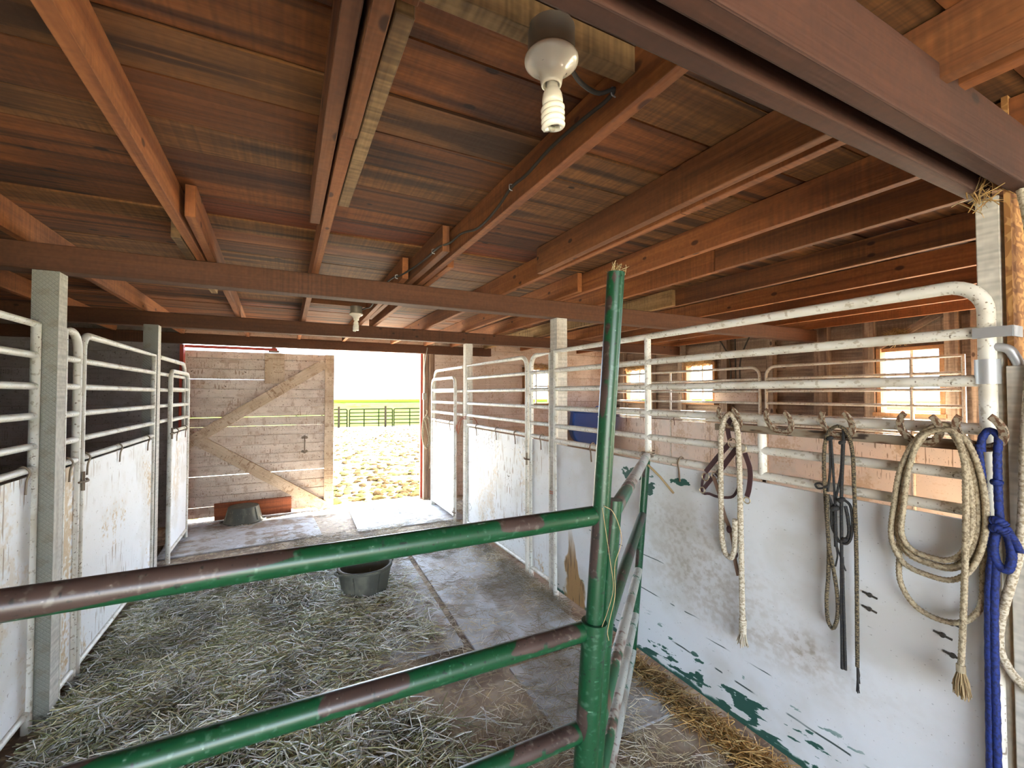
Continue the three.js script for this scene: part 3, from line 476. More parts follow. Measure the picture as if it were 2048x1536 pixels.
// ================================================================ STALL FRONTS of white pipe and board
const RAILS = [1.70, 1.56, 1.42, 1.285, 1.18];
function stallFront(name, label, X, Z0, Z1, { near = 0, far = 0, top = 1.842, rails = RAILS, sheet, sy = [0.11, 1.152], clips = [], side = 1, r = 0.0175, uprights = [], bottom = true, latchAt, inset = 0, group, openEnds = false } = {}) {
  const g = thing(name, label, name.includes('gate') ? 'gate' : 'stall fence', [X, 0, (Z0 + Z1) / 2], group);
  const corner = (Z, dir, R) => { const a = []; for (let k = 0; k <= 8; k++) { const t = k / 8 * Math.PI / 2; a.push(V(X, top - R + Math.sin(dir > 0 ? t : Math.PI / 2 - t) * R, dir > 0 ? Z + R - Math.cos(t) * R : Z - R + Math.cos(Math.PI / 2 - t) * R)); } return a; };
  const path = [V(X, 0, Z0), ...(near ? corner(Z0, 1, near) : [V(X, top, Z0)]), ...(far ? corner(Z1, -1, far) : [V(X, top, Z1)]), V(X, 0, Z1)];
  part(g, 'frame', sweep(openEnds ? path.slice(near ? 0 : 1, far ? undefined : -1) : path, r * 1.08, 12), M.pipe);
  for (const y of rails) part(g, 'rail', sweep([V(X, y, Z0), V(X, y + rr(-0.002, 0.002), Z1)], r * 0.92, 10), M.pipe);
  if (bottom) part(g, 'bottom_rail', sweep([V(X, 0.09, Z0), V(X, 0.09, Z1)], r * 0.9, 10), M.pipe);
  for (const [Z, a, b] of uprights) part(g, 'upright', sweep([V(X, a, Z), V(X, b, Z)], r * 0.95, 10), M.pipe);
  if (sheet !== undefined) {
    const L = Z1 - Z0 - 0.03, h = sy[1] - sy[0], s = new THREE.BoxGeometry(0.012, h, L).toNonIndexed(); grainUV(s, 2, 0.75, 1 / h, rnd() * 3, 0.5);
    if (sheet === 'chipped') grainUV(s, 2, -1 / 2.3, 1 / 1.07, ((Z0 + Z1) / 2 - 0.5) / 2.3, ((sy[0] + sy[1]) / 2 - 0.08) / 1.07);
    s.translate(X + 0.004 * side, (sy[0] + sy[1]) / 2, -(Z0 + Z1) / 2); part(g, 'board_sheet', s, sheet === 'chipped' ? M.chipped : M.sheet[sheet]);
  }
  for (const Z of clips) part(g, 'panel_clip', sweep(smooth([V(X - side * 0.012, 1.08, Z), V(X - side * 0.014, 1.14, Z + 0.004), V(X - side * 0.024, 1.18, Z), V(X, 1.204, Z), V(X + side * 0.024, 1.18, Z)], 16), 0.0045, 6), M.iron);
  if (latchAt) { const l = [sweep(fillet([V(X - side * 0.02, latchAt[1], latchAt[0] - 0.05), V(X - side * 0.045, latchAt[1], latchAt[0]), V(X - side * 0.02, latchAt[1] + 0.005, latchAt[0] + 0.05)], 0.02), 0.006, 8), sweep([V(X - side * 0.022, latchAt[1] - 0.05, latchAt[0]), V(X - side * 0.022, latchAt[1] + 0.05, latchAt[0])], 0.008, 8)]; part(g, 'latch', mergeGeometries(l), M.iron); }
  return g;
}
// left side
stallFront('stall_fence', 'white pipe stall panel cut off by the left edge of the photo', -1.03, 0.5, 2.79, { side: -1, sheet: 0, clips: [2.1, 2.7], uprights: [[1.7, 0.06, 1.84]] });
stallFront('stall_fence', 'narrow white pipe panel between the near left post and gate', -0.985, 2.93, 3.105, { side: -1, far: 0.09, sheet: 1, clips: [3.0] });
stallFront('stall_gate', 'white stall gate with a tan stained board, left of the hay', -0.985, 3.16, 4.58, { side: -1, near: 0.08, sheet: 1, clips: [3.22, 3.75, 4.4], latchAt: [3.14, 1.06] });
stallFront('stall_fence', 'tall outer pipe frame at the left stall by the sliding door', -0.985, 4.74, 5.80, { side: -1, far: 0.1, rails: [1.70, 1.56, 1.42, 1.285], bottom: false, openEnds: true });
stallFront('stall_gate', 'small white gate with rounded top next to the sliding door', -0.945, 4.98, 5.76, { side: -1, near: 0.08, far: 0.08, top: 1.735, rails: [1.57, 1.42, 1.285, 1.18], sheet: 0, clips: [5.2, 5.6], latchAt: [4.95, 1.17] });
// right side
stallFront('stall_fence', 'outer pipe frame at the right stall by the doorway', 1.82, 4.83, 5.96, { far: 0.12, rails: [1.56, 1.42, 1.285], bottom: false, openEnds: true });
stallFront('stall_gate', 'small white gate with scratched board beside the open doorway', 1.78, 5.0, 5.93, { near: 0.09, far: 0.09, top: 1.725, rails: [1.58, 1.42, 1.285, 1.18], sheet: 2, clips: [5.15, 5.7], latchAt: [4.97, 0.14] });
stallFront('stall_gate', 'wide white stall gate with scuffed board between the right posts', 1.82, 3.30, 4.69, { near: 0.1, sheet: 2, clips: [3.5, 3.9, 4.4], latchAt: [3.27, 0.98] });
stallFront('stall_fence', 'narrow white pipe panel between wide gate and twine wrapped post', 1.82, 2.92, 3.23, { far: 0.09, sheet: 1, clips: [3.05] });
{
  const g = stallFront('stall_fence', 'long white pipe panel with chipped board carrying the horseshoe hooks', 1.785, 0.512, 2.80, { near: 0.085, sheet: 'chipped', sy: [0.085, 1.15], bottom: false, r: 0.0185, clips: [1.62, 2.35], uprights: [[1.85, 1.16, 1.84], [1.19, 1.18, 1.42]] });
  for (const [y, Z] of [[0.835, 0.81], [0.787, 0.812], [0.79, 0.622], [0.74, 0.60], [0.835, 0.60]]) { const b = new THREE.CylinderGeometry(0.007, 0.008, 0.006, 10); b.rotateZ(Math.PI / 2); b.translate(1.780, y, -Z); part(g, 'bolt', mergeGeometries([b.toNonIndexed(), barGeo(V(1.781, y - 0.004, Z - 0.022), V(1.781, y + 0.004, Z + 0.022), 0.003, 0.006)]), M.cable); }
  // strap hinge and stub arm at the steel post
  part(g, 'hinge_strap', mergeGeometries([barGeo(V(1.762, 1.695, 0.535), V(1.762, 1.695, 0.455), 0.004, 0.03), barGeo(V(1.762, 1.695, 0.455), V(1.83, 1.695, 0.455), 0.004, 0.03)]), M.galv);
  part(g, 'hinge_sleeve', sweep([V(1.785, 1.55, 0.512), V(1.785, 1.62, 0.512)], 0.027, 14), M.galv);
  part(g, 'hinge_arm', sweep(fillet([V(1.785, 1.655, 0.50), V(1.79, 1.65, 0.47), V(1.80, 1.60, 0.452), V(1.80, 1.52, 0.448)], 0.04), 0.012, 10), M.galv);
}
// panels along the outer wall of the right stalls
stallFront('stall_fence', 'far pipe panel under the two farther side windows', 4.95, 3.32, 6.15, { near: 0.11, sheet: 3, uprights: [[4.68, 0.06, 1.84]], clips: [3.7, 4.6, 5.6], r: 0.016 });
stallFront('stall_fence', 'pale board panel with pipe rails under the nearest side window', 4.95, 1.56, 3.24, { far: 0.11, sheet: 3, uprights: [[1.9, 0.06, 1.84]], clips: [1.9, 2.4], r: 0.016 });

// ---------------------------------------------------------------- green pipe gates in the foreground
{
  const g = thing('pipe_gate', 'green and rust brown pipe gate with leaning post, in front of everything', 'gate', [0.75, 0, 1.02]);
  const a = V(0.735, 0.0, 1.06), b = V(0.818, 1.862, 0.968);
  part(g, 'post', sweep([a, a.clone().lerp(b, 0.5), b], 0.0245, 18), M.green);
  part(g, 'post_sleeve', sweep([a.clone().lerp(b, 0.02), a.clone().lerp(b, 0.455)], 0.0335, 18), M.green);
  part(g, 'post_collar', sweep([a.clone().lerp(b, 0.44), a.clone().lerp(b, 0.475)], 0.036, 18), M.green);
  for (const [y, x, Z] of [[1.18, 0.77, 1.012], [0.857, 0.75, 1.03], [0.577, 0.742, 1.04], [0.33, 0.735, 1.048], [0.12, 0.73, 1.055]])
    part(g, 'rail', sweep([V(-0.95, y, Z + 0.004), V(-0.4, y, Z + 0.003), V(x, y, Z)], 0.0265, 18), y > 1 ? M.greenRailTop : M.green);
  part(g, 'end_upright', sweep([V(-0.95, 0.0, 1.02), V(-0.95, 1.2, 1.02)], 0.0265, 12), M.green);
}
{
  const g = thing('pipe_gate', 'worn green and grey pipe gate tied to the chipped white panel', 'gate', [1.3, 0, 1.45]);
  const at = (t, y) => { const lean = (y - 1.18) * 0.045; return V(lerp(0.835, 1.745, t) + lean, y, lerp(1.005, 1.822, t) - lean * 1.4); };
  part(g, 'near_upright', sweep([at(0, 0.06), at(0, 1.22)], 0.0225, 14), M.green);
  part(g, 'far_upright', sweep([at(1, 0.06), at(1, 1.17)], 0.0205, 14), M.green);
  for (const y of [1.185, 0.865, 0.565, 0.32, 0.12]) part(g, 'rail', sweep([at(0, y), at(0.5, y), at(1, y)], 0.0215, 14), y > 1 ? M.greenWorn : y > 0.8 ? M.green : M.greenWorn);
}
{
  const t = thing('tie_wire', 'twisted wire and stick tying the green gate to the panel', 'wire', [1.77, 1.15, 1.83]); const pts = []; for (let i = 0; i <= 60; i++) { const a = i / 60 * 6.283 * 3; pts.push(V(1.767 + 0.034 * Math.cos(a), 1.175 + i * 0.0006, 1.832 + 0.036 * Math.sin(a))); }
  part(t, 'loops', sweep(pts, 0.0035, 6), M.iron); part(t, 'stick', sweep([V(1.735, 1.14, 1.80), V(1.74, 1.09, 1.72), V(1.75, 1.02, 1.64)], 0.006, 7), M.fray);
}
{ // thin twine caught on the leaning post
  const t = thing('baling_twine', 'thin pale twine tangled on the leaning green post', 'twine', [0.79, 1.2, 0.98]);
  part(t, 'strand', sweep(smooth([V(0.775, 1.215, 0.972), V(0.80, 1.20, 0.968), V(0.83, 1.12, 0.965), V(0.815, 1.05, 0.975), V(0.818, 0.96, 0.98), V(0.805, 0.90, 0.985), V(0.79, 0.87, 0.978), V(0.80, 0.84, 0.985)], 50), 0.0011, 5), M.fray);
  part(t, 'strand', sweep(smooth([V(0.772, 1.21, 0.975), V(0.785, 1.08, 0.962), V(0.80, 0.99, 0.965), V(0.79, 0.93, 0.975), V(0.775, 0.88, 0.985)], 40), 0.0010, 5), M.fray);
}
{ // chain on the far upright of the worn gate
  const t = thing('chain', 'short rusty chain hanging on the worn gate upright', 'chain', [1.73, 0.5, 1.87]); for (let i = 0; i < 7; i++) { const c = new THREE.TorusGeometry(0.011, 0.0028, 6, 14); c.scale(0.7, 1.2, 1); if (i % 2) c.rotateY(Math.PI / 2); c.translate(1.742, 0.58 - i * 0.02, -1.885); part(t, 'link', c, M.iron); }
}

// ---------------------------------------------------------------- horseshoe hook rack
{
  const g = thing('horseshoe_rack', 'row of five rusty horseshoes welded upright on a bar', 'hook rack', [1.762, 1.38, 0.93]);
  part(g, 'bar', barGeo(V(1.765, 1.372, 0.52), V(1.765, 1.372, 1.40), 0.012, 0.03), M.iron);
  const shoe = () => { const s = new THREE.Shape(), pt = (a, rx, ry) => [rx * Math.cos(a), ry * Math.sin(a)], n = 26, a0 = 2.25, a1 = 2.25 + 4.92 - 0.08; for (let i = 0; i <= n; i++) { const [x, y] = pt(lerp(a0, a1, i / n), 0.055, 0.066); i ? s.lineTo(x, y) : s.moveTo(x, y); } for (let i = n; i >= 0; i--) { const w = 0.02 - 0.006 * Math.abs(i / n - 0.5) * 2, [x, y] = pt(lerp(a0, a1, i / n), 0.055 - w, 0.066 - w); s.lineTo(x, y); }
    const e = new THREE.ExtrudeGeometry(s, { depth: 0.007, bevelEnabled: true, bevelSize: 0.0015, bevelThickness: 0.0015, bevelSegments: 1, steps: 1 }); e.translate(0, 0.066, -0.0035); const q = e.attributes.uv; for (let i = 0; i < q.count; i++) q.setXY(i, q.getX(i) * 9, q.getY(i) * 9); return e; };
  const geo = shoe();
  for (const [Z, tilt, roll] of [[1.296, 0.5, 0.05], [1.083, 0.55, -0.05], [0.872, 0.5, 0.04], [0.65, 0.5, -0.06], [0.508, 0.5, 0.1]]) {
    const m = mesh('horseshoe', geo, M.iron, g); m.rotation.set(0, 0, 0); m.matrixAutoUpdate = true; m.rotation.order = 'YXZ'; m.rotation.y = -Math.PI / 2; m.rotation.x = tilt; m.rotation.z = roll; m.position.copy(V(1.757, 1.362, Z)).sub(g.position);
  }
}

// ---------------------------------------------------------------- ropes and halters on the hooks
const P2 = (X, list) => list.map(([y, Z, dx = 0]) => V(X - dx, y, Z));
function tassel(parent, name, top, len, spread, n, mat, r = 0.0016) {
  const list = []; for (let i = 0; i < n; i++) { const a = rnd() * 6.283, q = Math.sqrt(rnd()) * spread, l = len * rr(0.7, 1.05), o = new THREE.Vector3(Math.cos(a) * q, 0, Math.sin(a) * q); list.push(sweep([top.clone().addScaledVector(o, 0.3), top.clone().addScaledVector(o, 0.8).add(new THREE.Vector3(rr(-0.003, 0.003), -l * 0.5, 0)), top.clone().add(o).add(new THREE.Vector3(rr(-0.006, 0.006), -l, rr(-0.006, 0.006)))], r, 3)); }
  part(parent, name, mergeGeometries(list), mat);
}
{ // white cotton lead rope
  const g = thing('lead_rope', 'thick fuzzy white cotton lead rope with a frayed end', 'rope', [1.74, 1.43, 1.29]);
  const pts = P2(1.735, [[0.50, 1.254], [0.75, 1.256], [1.0, 1.258], [1.25, 1.262], [1.36, 1.268], [1.415, 1.278, 0.005], [1.436, 1.298, 0.008], [1.415, 1.325, 0.004], [1.35, 1.347], [1.2, 1.352], [1.0, 1.352], [0.87, 1.348], [0.815, 1.330], [0.808, 1.306], [0.85, 1.288], [0.92, 1.277, 0.012], [0.985, 1.270, 0.02]]);
  part(g, 'rope', sweep(smooth(pts, 560), 0.0115, 12, { rf: (s, th) => twist(3, 0.035, 0.12)(s, th) * fuzz(0.1)(s, th), us: 6 }), M.cotton);
  part(g, 'end_knot', sweep([V(1.735, 0.51, 1.254), V(1.735, 0.545, 1.254), V(1.735, 0.565, 1.254)], 0.016, 12, { rf: (s, th) => fuzz(0.16, 40)(s, th), us: 8 }), M.cotton);
  tassel(g, 'frayed_end', V(1.735, 0.53, 1.254), 0.075, 0.018, 70, M.cotton, 0.0022);
  const snap = new THREE.TorusGeometry(0.014, 0.004, 8, 18); snap.rotateY(0.6); snap.translate(1.73, 1.0, -1.265); part(g, 'snap_ring', snap, M.brass);
}
{ // leather halter
  const g = thing('leather_halter', 'dark brown leather halter with metal rings on the first horseshoe', 'halter', [1.745, 1.4, 1.32]);
  const strap = (name, list, w = 0.0115, mat = M.leather) => part(g, name, sweep(smooth(P2(1.75, list), 26), 1, 10, { flat: [0.0022, w], up: new THREE.Vector3(-1, 0, 0.02), us: 3 }), mat);
  strap('crown_strap', [[1.42, 1.292], [1.40, 1.318], [1.36, 1.325], [1.315, 1.316]], 0.011); strap('crown_strap', [[1.42, 1.288], [1.38, 1.272], [1.30, 1.274]], 0.007);
  strap('cheek_strap', [[1.30, 1.32], [1.23, 1.384], [1.158, 1.445]]); strap('cheek_strap', [[1.285, 1.283], [1.215, 1.338], [1.148, 1.388]], 0.0125);
  strap('nose_band', [[1.15, 1.452], [1.10, 1.466], [1.055, 1.463], [1.06, 1.43], [1.055, 1.39], [1.06, 1.34], [1.072, 1.305], [1.105, 1.282], [1.16, 1.268]], 0.006);
  strap('nose_band', [[1.148, 1.40], [1.118, 1.425], [1.08, 1.455]], 0.01);
  strap('throat_strap', [[1.29, 1.275], [1.22, 1.278], [1.13, 1.264]], 0.01); strap('throat_strap', [[1.27, 1.245, 0.0], [1.2, 1.222], [1.12, 1.228], [1.085, 1.238]], 0.011);
  strap('hanging_strap', [[1.145, 1.398, 0.006], [1.07, 1.365, 0.01], [0.98, 1.337, 0.012], [0.92, 1.318], [0.87, 1.305], [0.80, 1.298], [0.735, 1.282]], 0.009, M.leatherWorn);
  for (const [y, Z, R] of [[1.307, 1.302, 0.019], [1.135, 1.444, 0.017], [1.07, 1.463, 0.013], [1.148, 1.392, 0.016], [1.29, 1.256, 0.017], [1.07, 1.236, 0.013]]) { const t = new THREE.TorusGeometry(R, 0.0028, 8, 22); t.rotateY(Math.PI / 2 + 0.15); t.translate(1.747, y, -Z); part(g, 'ring', t, M.brass); }
  const kn = new THREE.SphereGeometry(0.013, 10, 8); kn.scale(0.8, 1.3, 0.9); for (const [y, Z] of [[0.925, 1.322], [0.825, 1.292]]) { const k = kn.clone(); k.translate(1.745, y, -Z); part(g, 'knot', k, M.leather); }
}
{ // black rope halter with long reins
  const g = thing('rope_halter', 'black rope halter with long olive rein on the third horseshoe', 'halter', [1.74, 1.41, 0.87]);
  const cord = (name, list, r, mat, n = 60) => part(g, name, sweep(smooth(P2(1.742, list), n), r, 9, { rf: fuzz(0.06, 90), us: 5 }), mat);
  cord('rein', [[0.592, 0.832], [0.8, 0.830], [0.984, 0.829], [1.2, 0.832], [1.34, 0.838], [1.395, 0.852, 0.006], [1.408, 0.875, 0.008], [1.39, 0.905, 0.004], [1.33, 0.924], [1.135, 0.924], [0.98, 0.916], [0.87, 0.919], [0.77, 0.926], [0.70, 0.920], [0.685, 0.908], [0.72, 0.894], [0.80, 0.890], [0.90, 0.902], [0.98, 0.910, 0.01], [1.1, 0.914, 0.01], [1.16, 0.912, 0.01]], 0.0062, M.oliveRope, 240);
  cord('lead_cord', [[0.560, 0.879], [0.8, 0.877], [1.0, 0.874], [1.146, 0.872], [1.25, 0.868], [1.36, 0.862], [1.40, 0.862]], 0.0052, M.blackRope); cord('lead_cord', [[0.562, 0.868], [0.8, 0.871], [0.95, 0.872]], 0.0045, M.blackRope);
  cord('cheek_cord', [[1.36, 0.906], [1.25, 0.907], [1.17, 0.916]], 0.004, M.blackRope); cord('cheek_cord', [[1.36, 0.902], [1.25, 0.897], [1.14, 0.893], [1.11, 0.893]], 0.004, M.blackRope); cord('cheek_cord', [[1.35, 0.866], [1.24, 0.873], [1.16, 0.888], [1.13, 0.893]], 0.004, M.blackRope);
  cord('loop', [[1.186, 0.922], [1.195, 0.945], [1.188, 0.958], [1.176, 0.95], [1.182, 0.924]], 0.0035, M.blackRope, 40);
  cord('nose_cord', [[1.16, 0.914], [1.13, 0.905], [1.05, 0.904], [1.02, 0.892], [1.00, 0.88], [1.0, 0.86], [1.02, 0.846], [1.10, 0.840], [1.14, 0.848], [1.15, 0.866], [1.14, 0.88]], 0.0045, M.blackRope, 90); cord('nose_cord', [[1.13, 0.86], [1.08, 0.852], [1.03, 0.852], [1.005, 0.866]], 0.0055, M.blackRope);
  cord('button_cord', [[1.13, 0.893], [1.06, 0.893], [0.98, 0.892]], 0.006, M.blackRope); cord('tassel_cord', [[0.985, 0.892], [0.95, 0.888], [0.91, 0.895]], 0.0028, M.blackRope); cord('tassel_cord', [[0.985, 0.89], [0.94, 0.876], [0.905, 0.862]], 0.0025, M.blackRope);
  for (const [y, Z, r] of [[1.362, 0.905, 0.0105], [1.352, 0.866, 0.0105], [1.15, 0.872, 0.012], [1.115, 0.893, 0.014], [1.015, 0.862, 0.010], [1.186, 0.92, 0.008]]) { const k = new THREE.TorusGeometry(r * 0.62, r * 0.5, 8, 14); k.rotateX(1.3); k.scale(1, 1.3, 1); k.translate(1.74, y, -Z); part(g, 'knot', k, M.blackRope); }
  tassel(g, 'popper', V(1.742, 0.60, 0.832), 0.09, 0.005, 8, M.blackRope, 0.0022);
}
{ // coiled tan lariat
  const g = thing('coiled_rope', 'coil of tan twisted rope with a frayed tassel end', 'rope', [1.73, 1.43, 0.59]);
  const base = [[1.432, 0.590], [1.40, 0.642], [1.30, 0.692], [1.18, 0.714], [1.06, 0.722], [1.0, 0.690], [0.985, 0.63], [0.99, 0.582], [1.03, 0.543], [1.13, 0.510], [1.29, 0.514], [1.39, 0.545]];
  const ring = (k, dx, droop) => base.map(([y, Z]) => { const cz = 0.61; return [y < 1.1 ? y + (1.1 - y) * (1 - k) * 1.6 - droop : y - (y > 1.4 ? (1 - k) * 0.03 : 0), cz + (Z - cz) * k, dx]; });
  const pts = [[0.745, 0.559, 0.036], [0.88, 0.552, 0.036], [1.05, 0.545, 0.036], [1.22, 0.541, 0.034], [1.35, 0.546, 0.03], [1.415, 0.570, 0.026], ...ring(0.74, 0.022, 0).slice(1), ...ring(0.83, 0.012, 0.004), ...ring(0.92, 0.004, -0.006), ...ring(1.0, 0.016, 0.01), [1.428, 0.595, 0.006], [1.37, 0.655, 0.0], [1.2, 0.705, -0.004], [1.02, 0.712, -0.004], [0.92, 0.708, 0.0], [0.865, 0.672, 0.002], [0.848, 0.62, 0.002], [0.86, 0.57, 0], [0.91, 0.532, -0.004], [1.04, 0.521, -0.006], [1.3, 0.524, -0.006], [1.40, 0.55, -0.002]];
  part(g, 'rope', sweep(smooth(P2(1.745, pts), 2600), 0.0078, 12, { rf: twist(3, 0.03, 0.26), us: 8 }), M.lariat);
  part(g, 'whipping', sweep([V(1.709, 0.755, 0.559), V(1.709, 0.735, 0.559)], 0.0105, 10), M.lariat); tassel(g, 'tassel', V(1.709, 0.742, 0.559), 0.075, 0.02, 90, M.fray);
}
{ // blue lead rope and rope halter
  const g = thing('blue_rope', 'bright blue rope halter knotted and hanging at the steel post', 'rope', [1.745, 1.42, 0.49]);
  const cord = (name, list, r, n = 70) => part(g, name, sweep(smooth(P2(1.738, list), n), r, 10, { rf: twist(8, 0.05, 0.12), us: 5 }), M.blueRope);
  cord('loop', [[1.36, 0.515], [1.40, 0.512], [1.42, 0.498], [1.41, 0.483], [1.35, 0.484], [1.24, 0.484], [1.16, 0.482]], 0.0095); cord('loop', [[1.38, 0.519, 0.004], [1.30, 0.513, 0.002], [1.2, 0.508], [1.1, 0.502], [1.06, 0.498]], 0.007);
  cord('bight', [[1.17, 0.48], [1.13, 0.492], [1.09, 0.496], [1.055, 0.488], [1.045, 0.472], [1.08, 0.462], [1.14, 0.468], [1.17, 0.482]], 0.011); cord('bight', [[1.16, 0.476], [1.13, 0.458], [1.10, 0.446], [1.12, 0.452], [1.16, 0.47]], 0.009);
  cord('wrap', [[1.175, 0.494, 0.01], [1.178, 0.48, 0.016], [1.165, 0.468, 0.012]], 0.012, 30); cord('wrap', [[1.155, 0.495, 0.01], [1.158, 0.48, 0.017], [1.145, 0.466, 0.012]], 0.012, 30); cord('knot_band', [[1.28, 0.492, 0.006], [1.281, 0.484, 0.013], [1.278, 0.475, 0.006]], 0.0085, 24);
  cord('tail', [[1.09, 0.498], [1.0, 0.506], [0.9, 0.509], [0.7, 0.511], [0.48, 0.513], [0.30, 0.514]], 0.0095); cord('tail', [[1.06, 0.492], [0.95, 0.497], [0.8, 0.499], [0.6, 0.499], [0.45, 0.499], [0.30, 0.50]], 0.0095);
}
{
  const g = thing('braided_rope', 'grey white braided rope looping down at the right edge', 'rope', [1.78, 2.09, 0.43]);
  part(g, 'rope', sweep(smooth([V(1.80, 2.085, 0.44), V(1.79, 1.95, 0.425), V(1.785, 1.7, 0.425), V(1.768, 1.371, 0.440), V(1.765, 1.2, 0.446), V(1.765, 1.09, 0.456), V(1.764, 0.955, 0.482), V(1.763, 0.88, 0.495), V(1.763, 0.82, 0.497), V(1.763, 0.77, 0.478), V(1.764, 0.74, 0.452), V(1.77, 0.72, 0.42), V(1.78, 0.75, 0.40), V(1.79, 1.2, 0.405), V(1.80, 1.8, 0.41), V(1.802, 1.98, 0.425), V(1.80, 2.085, 0.442)], 620), 0.011, 12, { rf: (s, th) => twist(6, 0.03, 0.14)(s, th) * fuzz(0.06)(s, th), us: 6 }), M.cotton);
}

// ---------------------------------------------------------------- lamps and cable
function lamp(label, x, y, Z, tilt) {
  const g = thing('lamp', label, 'lamp', [x, y, Z]); // y is the underside of the junction box
  const box = new THREE.CylinderGeometry(0.05, 0.05, 0.062, 28); box.translate(x, y + 0.031, -Z); part(g, 'junction_box', box, M.boxMetal);
  const lat = (name, prof, mat) => { const l = new THREE.LatheGeometry(prof.map(([r, h]) => new THREE.Vector2(r, h)), 36); l.translate(x, y, -Z); return part(g, name, l, mat); };
  const holder = lat('lampholder', [[0.0, 0.002], [0.054, 0.002], [0.0575, -0.004], [0.057, -0.01], [0.05, -0.016], [0.034, -0.026], [0.025, -0.04], [0.0225, -0.055], [0.021, -0.06], [0.017, -0.06], [0.016, -0.045], [0.0, -0.045]], M.porcelain);
  for (const [dx, dz, m] of [[0.03, 0.004, M.black], [-0.026, 0.014, M.boxMetal]]) { const s = new THREE.CylinderGeometry(0.006, 0.006, 0.006, 12); s.translate(dx, -0.0225, dz); mesh('mounting_hole', s, m, holder); }
  const bulb = lat('bulb', [[0.0, -0.05], [0.0135, -0.05], [0.0135, -0.066], [0.017, -0.07], [0.021, -0.08], [0.0225, -0.092], [0.021, -0.104], [0.0, -0.106]], M.bulb);
  const coil = []; for (let i = 0; i <= 180; i++) { const t = i / 180, a = t * 6.283 * 3.6; coil.push(new THREE.Vector3(Math.cos(a) * 0.0195, -0.106 - t * 0.044, Math.sin(a) * 0.0195)); } coil.push(new THREE.Vector3(-0.004, -0.154, 0.004), new THREE.Vector3(-0.016, -0.152, -0.006));
  mesh('spiral_tube', sweep(coil, 0.0064, 10), M.bulb, bulb); bulb.rotation.z = tilt; return g;
}
lamp('spiral bulb in a white porcelain holder overhead, close by', 0.495, 2.238, 0.79, 0.03);
lamp('spiral bulb in a porcelain holder between the two long beams', 0.53, 2.228, 4.06, -0.02);
{
  const g = thing('electric_cable', 'dark cable stapled along the joist from lamp to lamp', 'cable', [0.735, 2.28, 1.5]);
  const pts = [V(0.54, 2.262, 0.80), V(0.62, 2.272, 0.86), V(0.69, 2.275, 0.875), V(0.728, 2.29, 0.862), V(0.731, 2.284, 0.89), V(0.731, 2.288, 0.96), V(0.731, 2.294, 1.045), V(0.731, 2.296, 1.18), V(0.731, 2.282, 1.33), V(0.731, 2.286, 1.445), V(0.731, 2.259, 1.553), V(0.731, 2.242, 1.755), V(0.728, 2.285, 1.98), V(0.70, 2.262, 2.06), V(0.666, 2.253, 2.10), V(0.664, 2.258, 2.29), V(0.658, 2.268, 2.55), V(0.62, 2.25, 2.66), V(0.608, 2.25, 2.72), V(0.606, 2.28, 2.9), V(0.608, 2.30, 3.3), V(0.61, 2.25, 3.8), V(0.60, 2.27, 4.0), V(0.57, 2.262, 4.06)];
  part(g, 'wire', sweep(smooth(pts, 260), 0.0055, 8), M.cable);
  for (const p of [V(0.731, 2.287, 0.868), V(0.731, 2.286, 1.445), V(0.664, 2.257, 2.2), V(0.606, 2.262, 2.8)]) part(g, 'staple', sweep(fillet([p.clone().add(new THREE.Vector3(0.006, -0.012, 0)), p.clone().add(new THREE.Vector3(-0.009, -0.01, 0)), p.clone().add(new THREE.Vector3(-0.009, 0.01, 0)), p.clone().add(new THREE.Vector3(0.006, 0.012, 0))], 0.006, 4), 0.002, 6), M.galv);
}

// ---------------------------------------------------------------- tubs, feeder, board
function tub(label, x, Z, rTop, rBot, h, flip, squash = 1) {
  const g = thing('rubber_tub', label, 'tub', [x, 0.0145, Z]); const prof = [[0, 0.012], [rBot - 0.012, 0.012], [rTop - 0.014, h - 0.012], [rTop - 0.012, h - 0.002], [rTop + 0.002, h + 0.002], [rTop + 0.010, h - 0.004], [rTop + 0.009, h - 0.02], [rTop - 0.001, h - 0.024], [rBot, 0.008], [rBot - 0.008, 0], [0, 0]];
  const l = new THREE.LatheGeometry(prof.map(([r, y]) => new THREE.Vector2(r, y)), 56); const p = l.attributes.position; for (let i = 0; i < p.count; i++) { const a = Math.atan2(p.getZ(i), p.getX(i)), k = 1 + 0.02 * Math.sin(a * 2 + 1) + 0.008 * Math.sin(a * 5); p.setX(i, p.getX(i) * k); p.setZ(i, p.getZ(i) * k * squash); } l.computeVertexNormals();
  const b = mesh('body', l, M.rubber, g); const parts = [b];
  for (const s of [-1, 1]) { const e = sweep(fillet([new THREE.Vector3(s * (rTop + 0.004), h - 0.012, -0.045), new THREE.Vector3(s * (rTop + 0.035), h - 0.012, -0.03), new THREE.Vector3(s * (rTop + 0.035), h - 0.012, 0.03), new THREE.Vector3(s * (rTop + 0.004), h - 0.012, 0.045)], 0.02), 0.009, 8); parts.push(mesh('lug', e, M.rubber, g)); }
  for (let i = 0; i < 6; i++) { const a = i * 1.047 + 0.4, rib = barGeo(new THREE.Vector3((rBot + 0.001) * Math.cos(a), 0.01, (rBot + 0.001) * Math.sin(a) * squash), new THREE.Vector3((rTop - 0.001) * Math.cos(a), h - 0.03, (rTop - 0.001) * Math.sin(a) * squash), 0.008, 0.012, new THREE.Vector3(Math.cos(a), 0, Math.sin(a))); parts.push(mesh('rib', rib, M.rubber, g)); }
  if (flip) for (const m of parts) { m.rotation.x = Math.PI; m.position.y += h + 0.002; }
  return g;
}
tub('overturned grey rubber feed tub against the sliding door', -0.45, 6.16, 0.195, 0.155, 0.185, true);
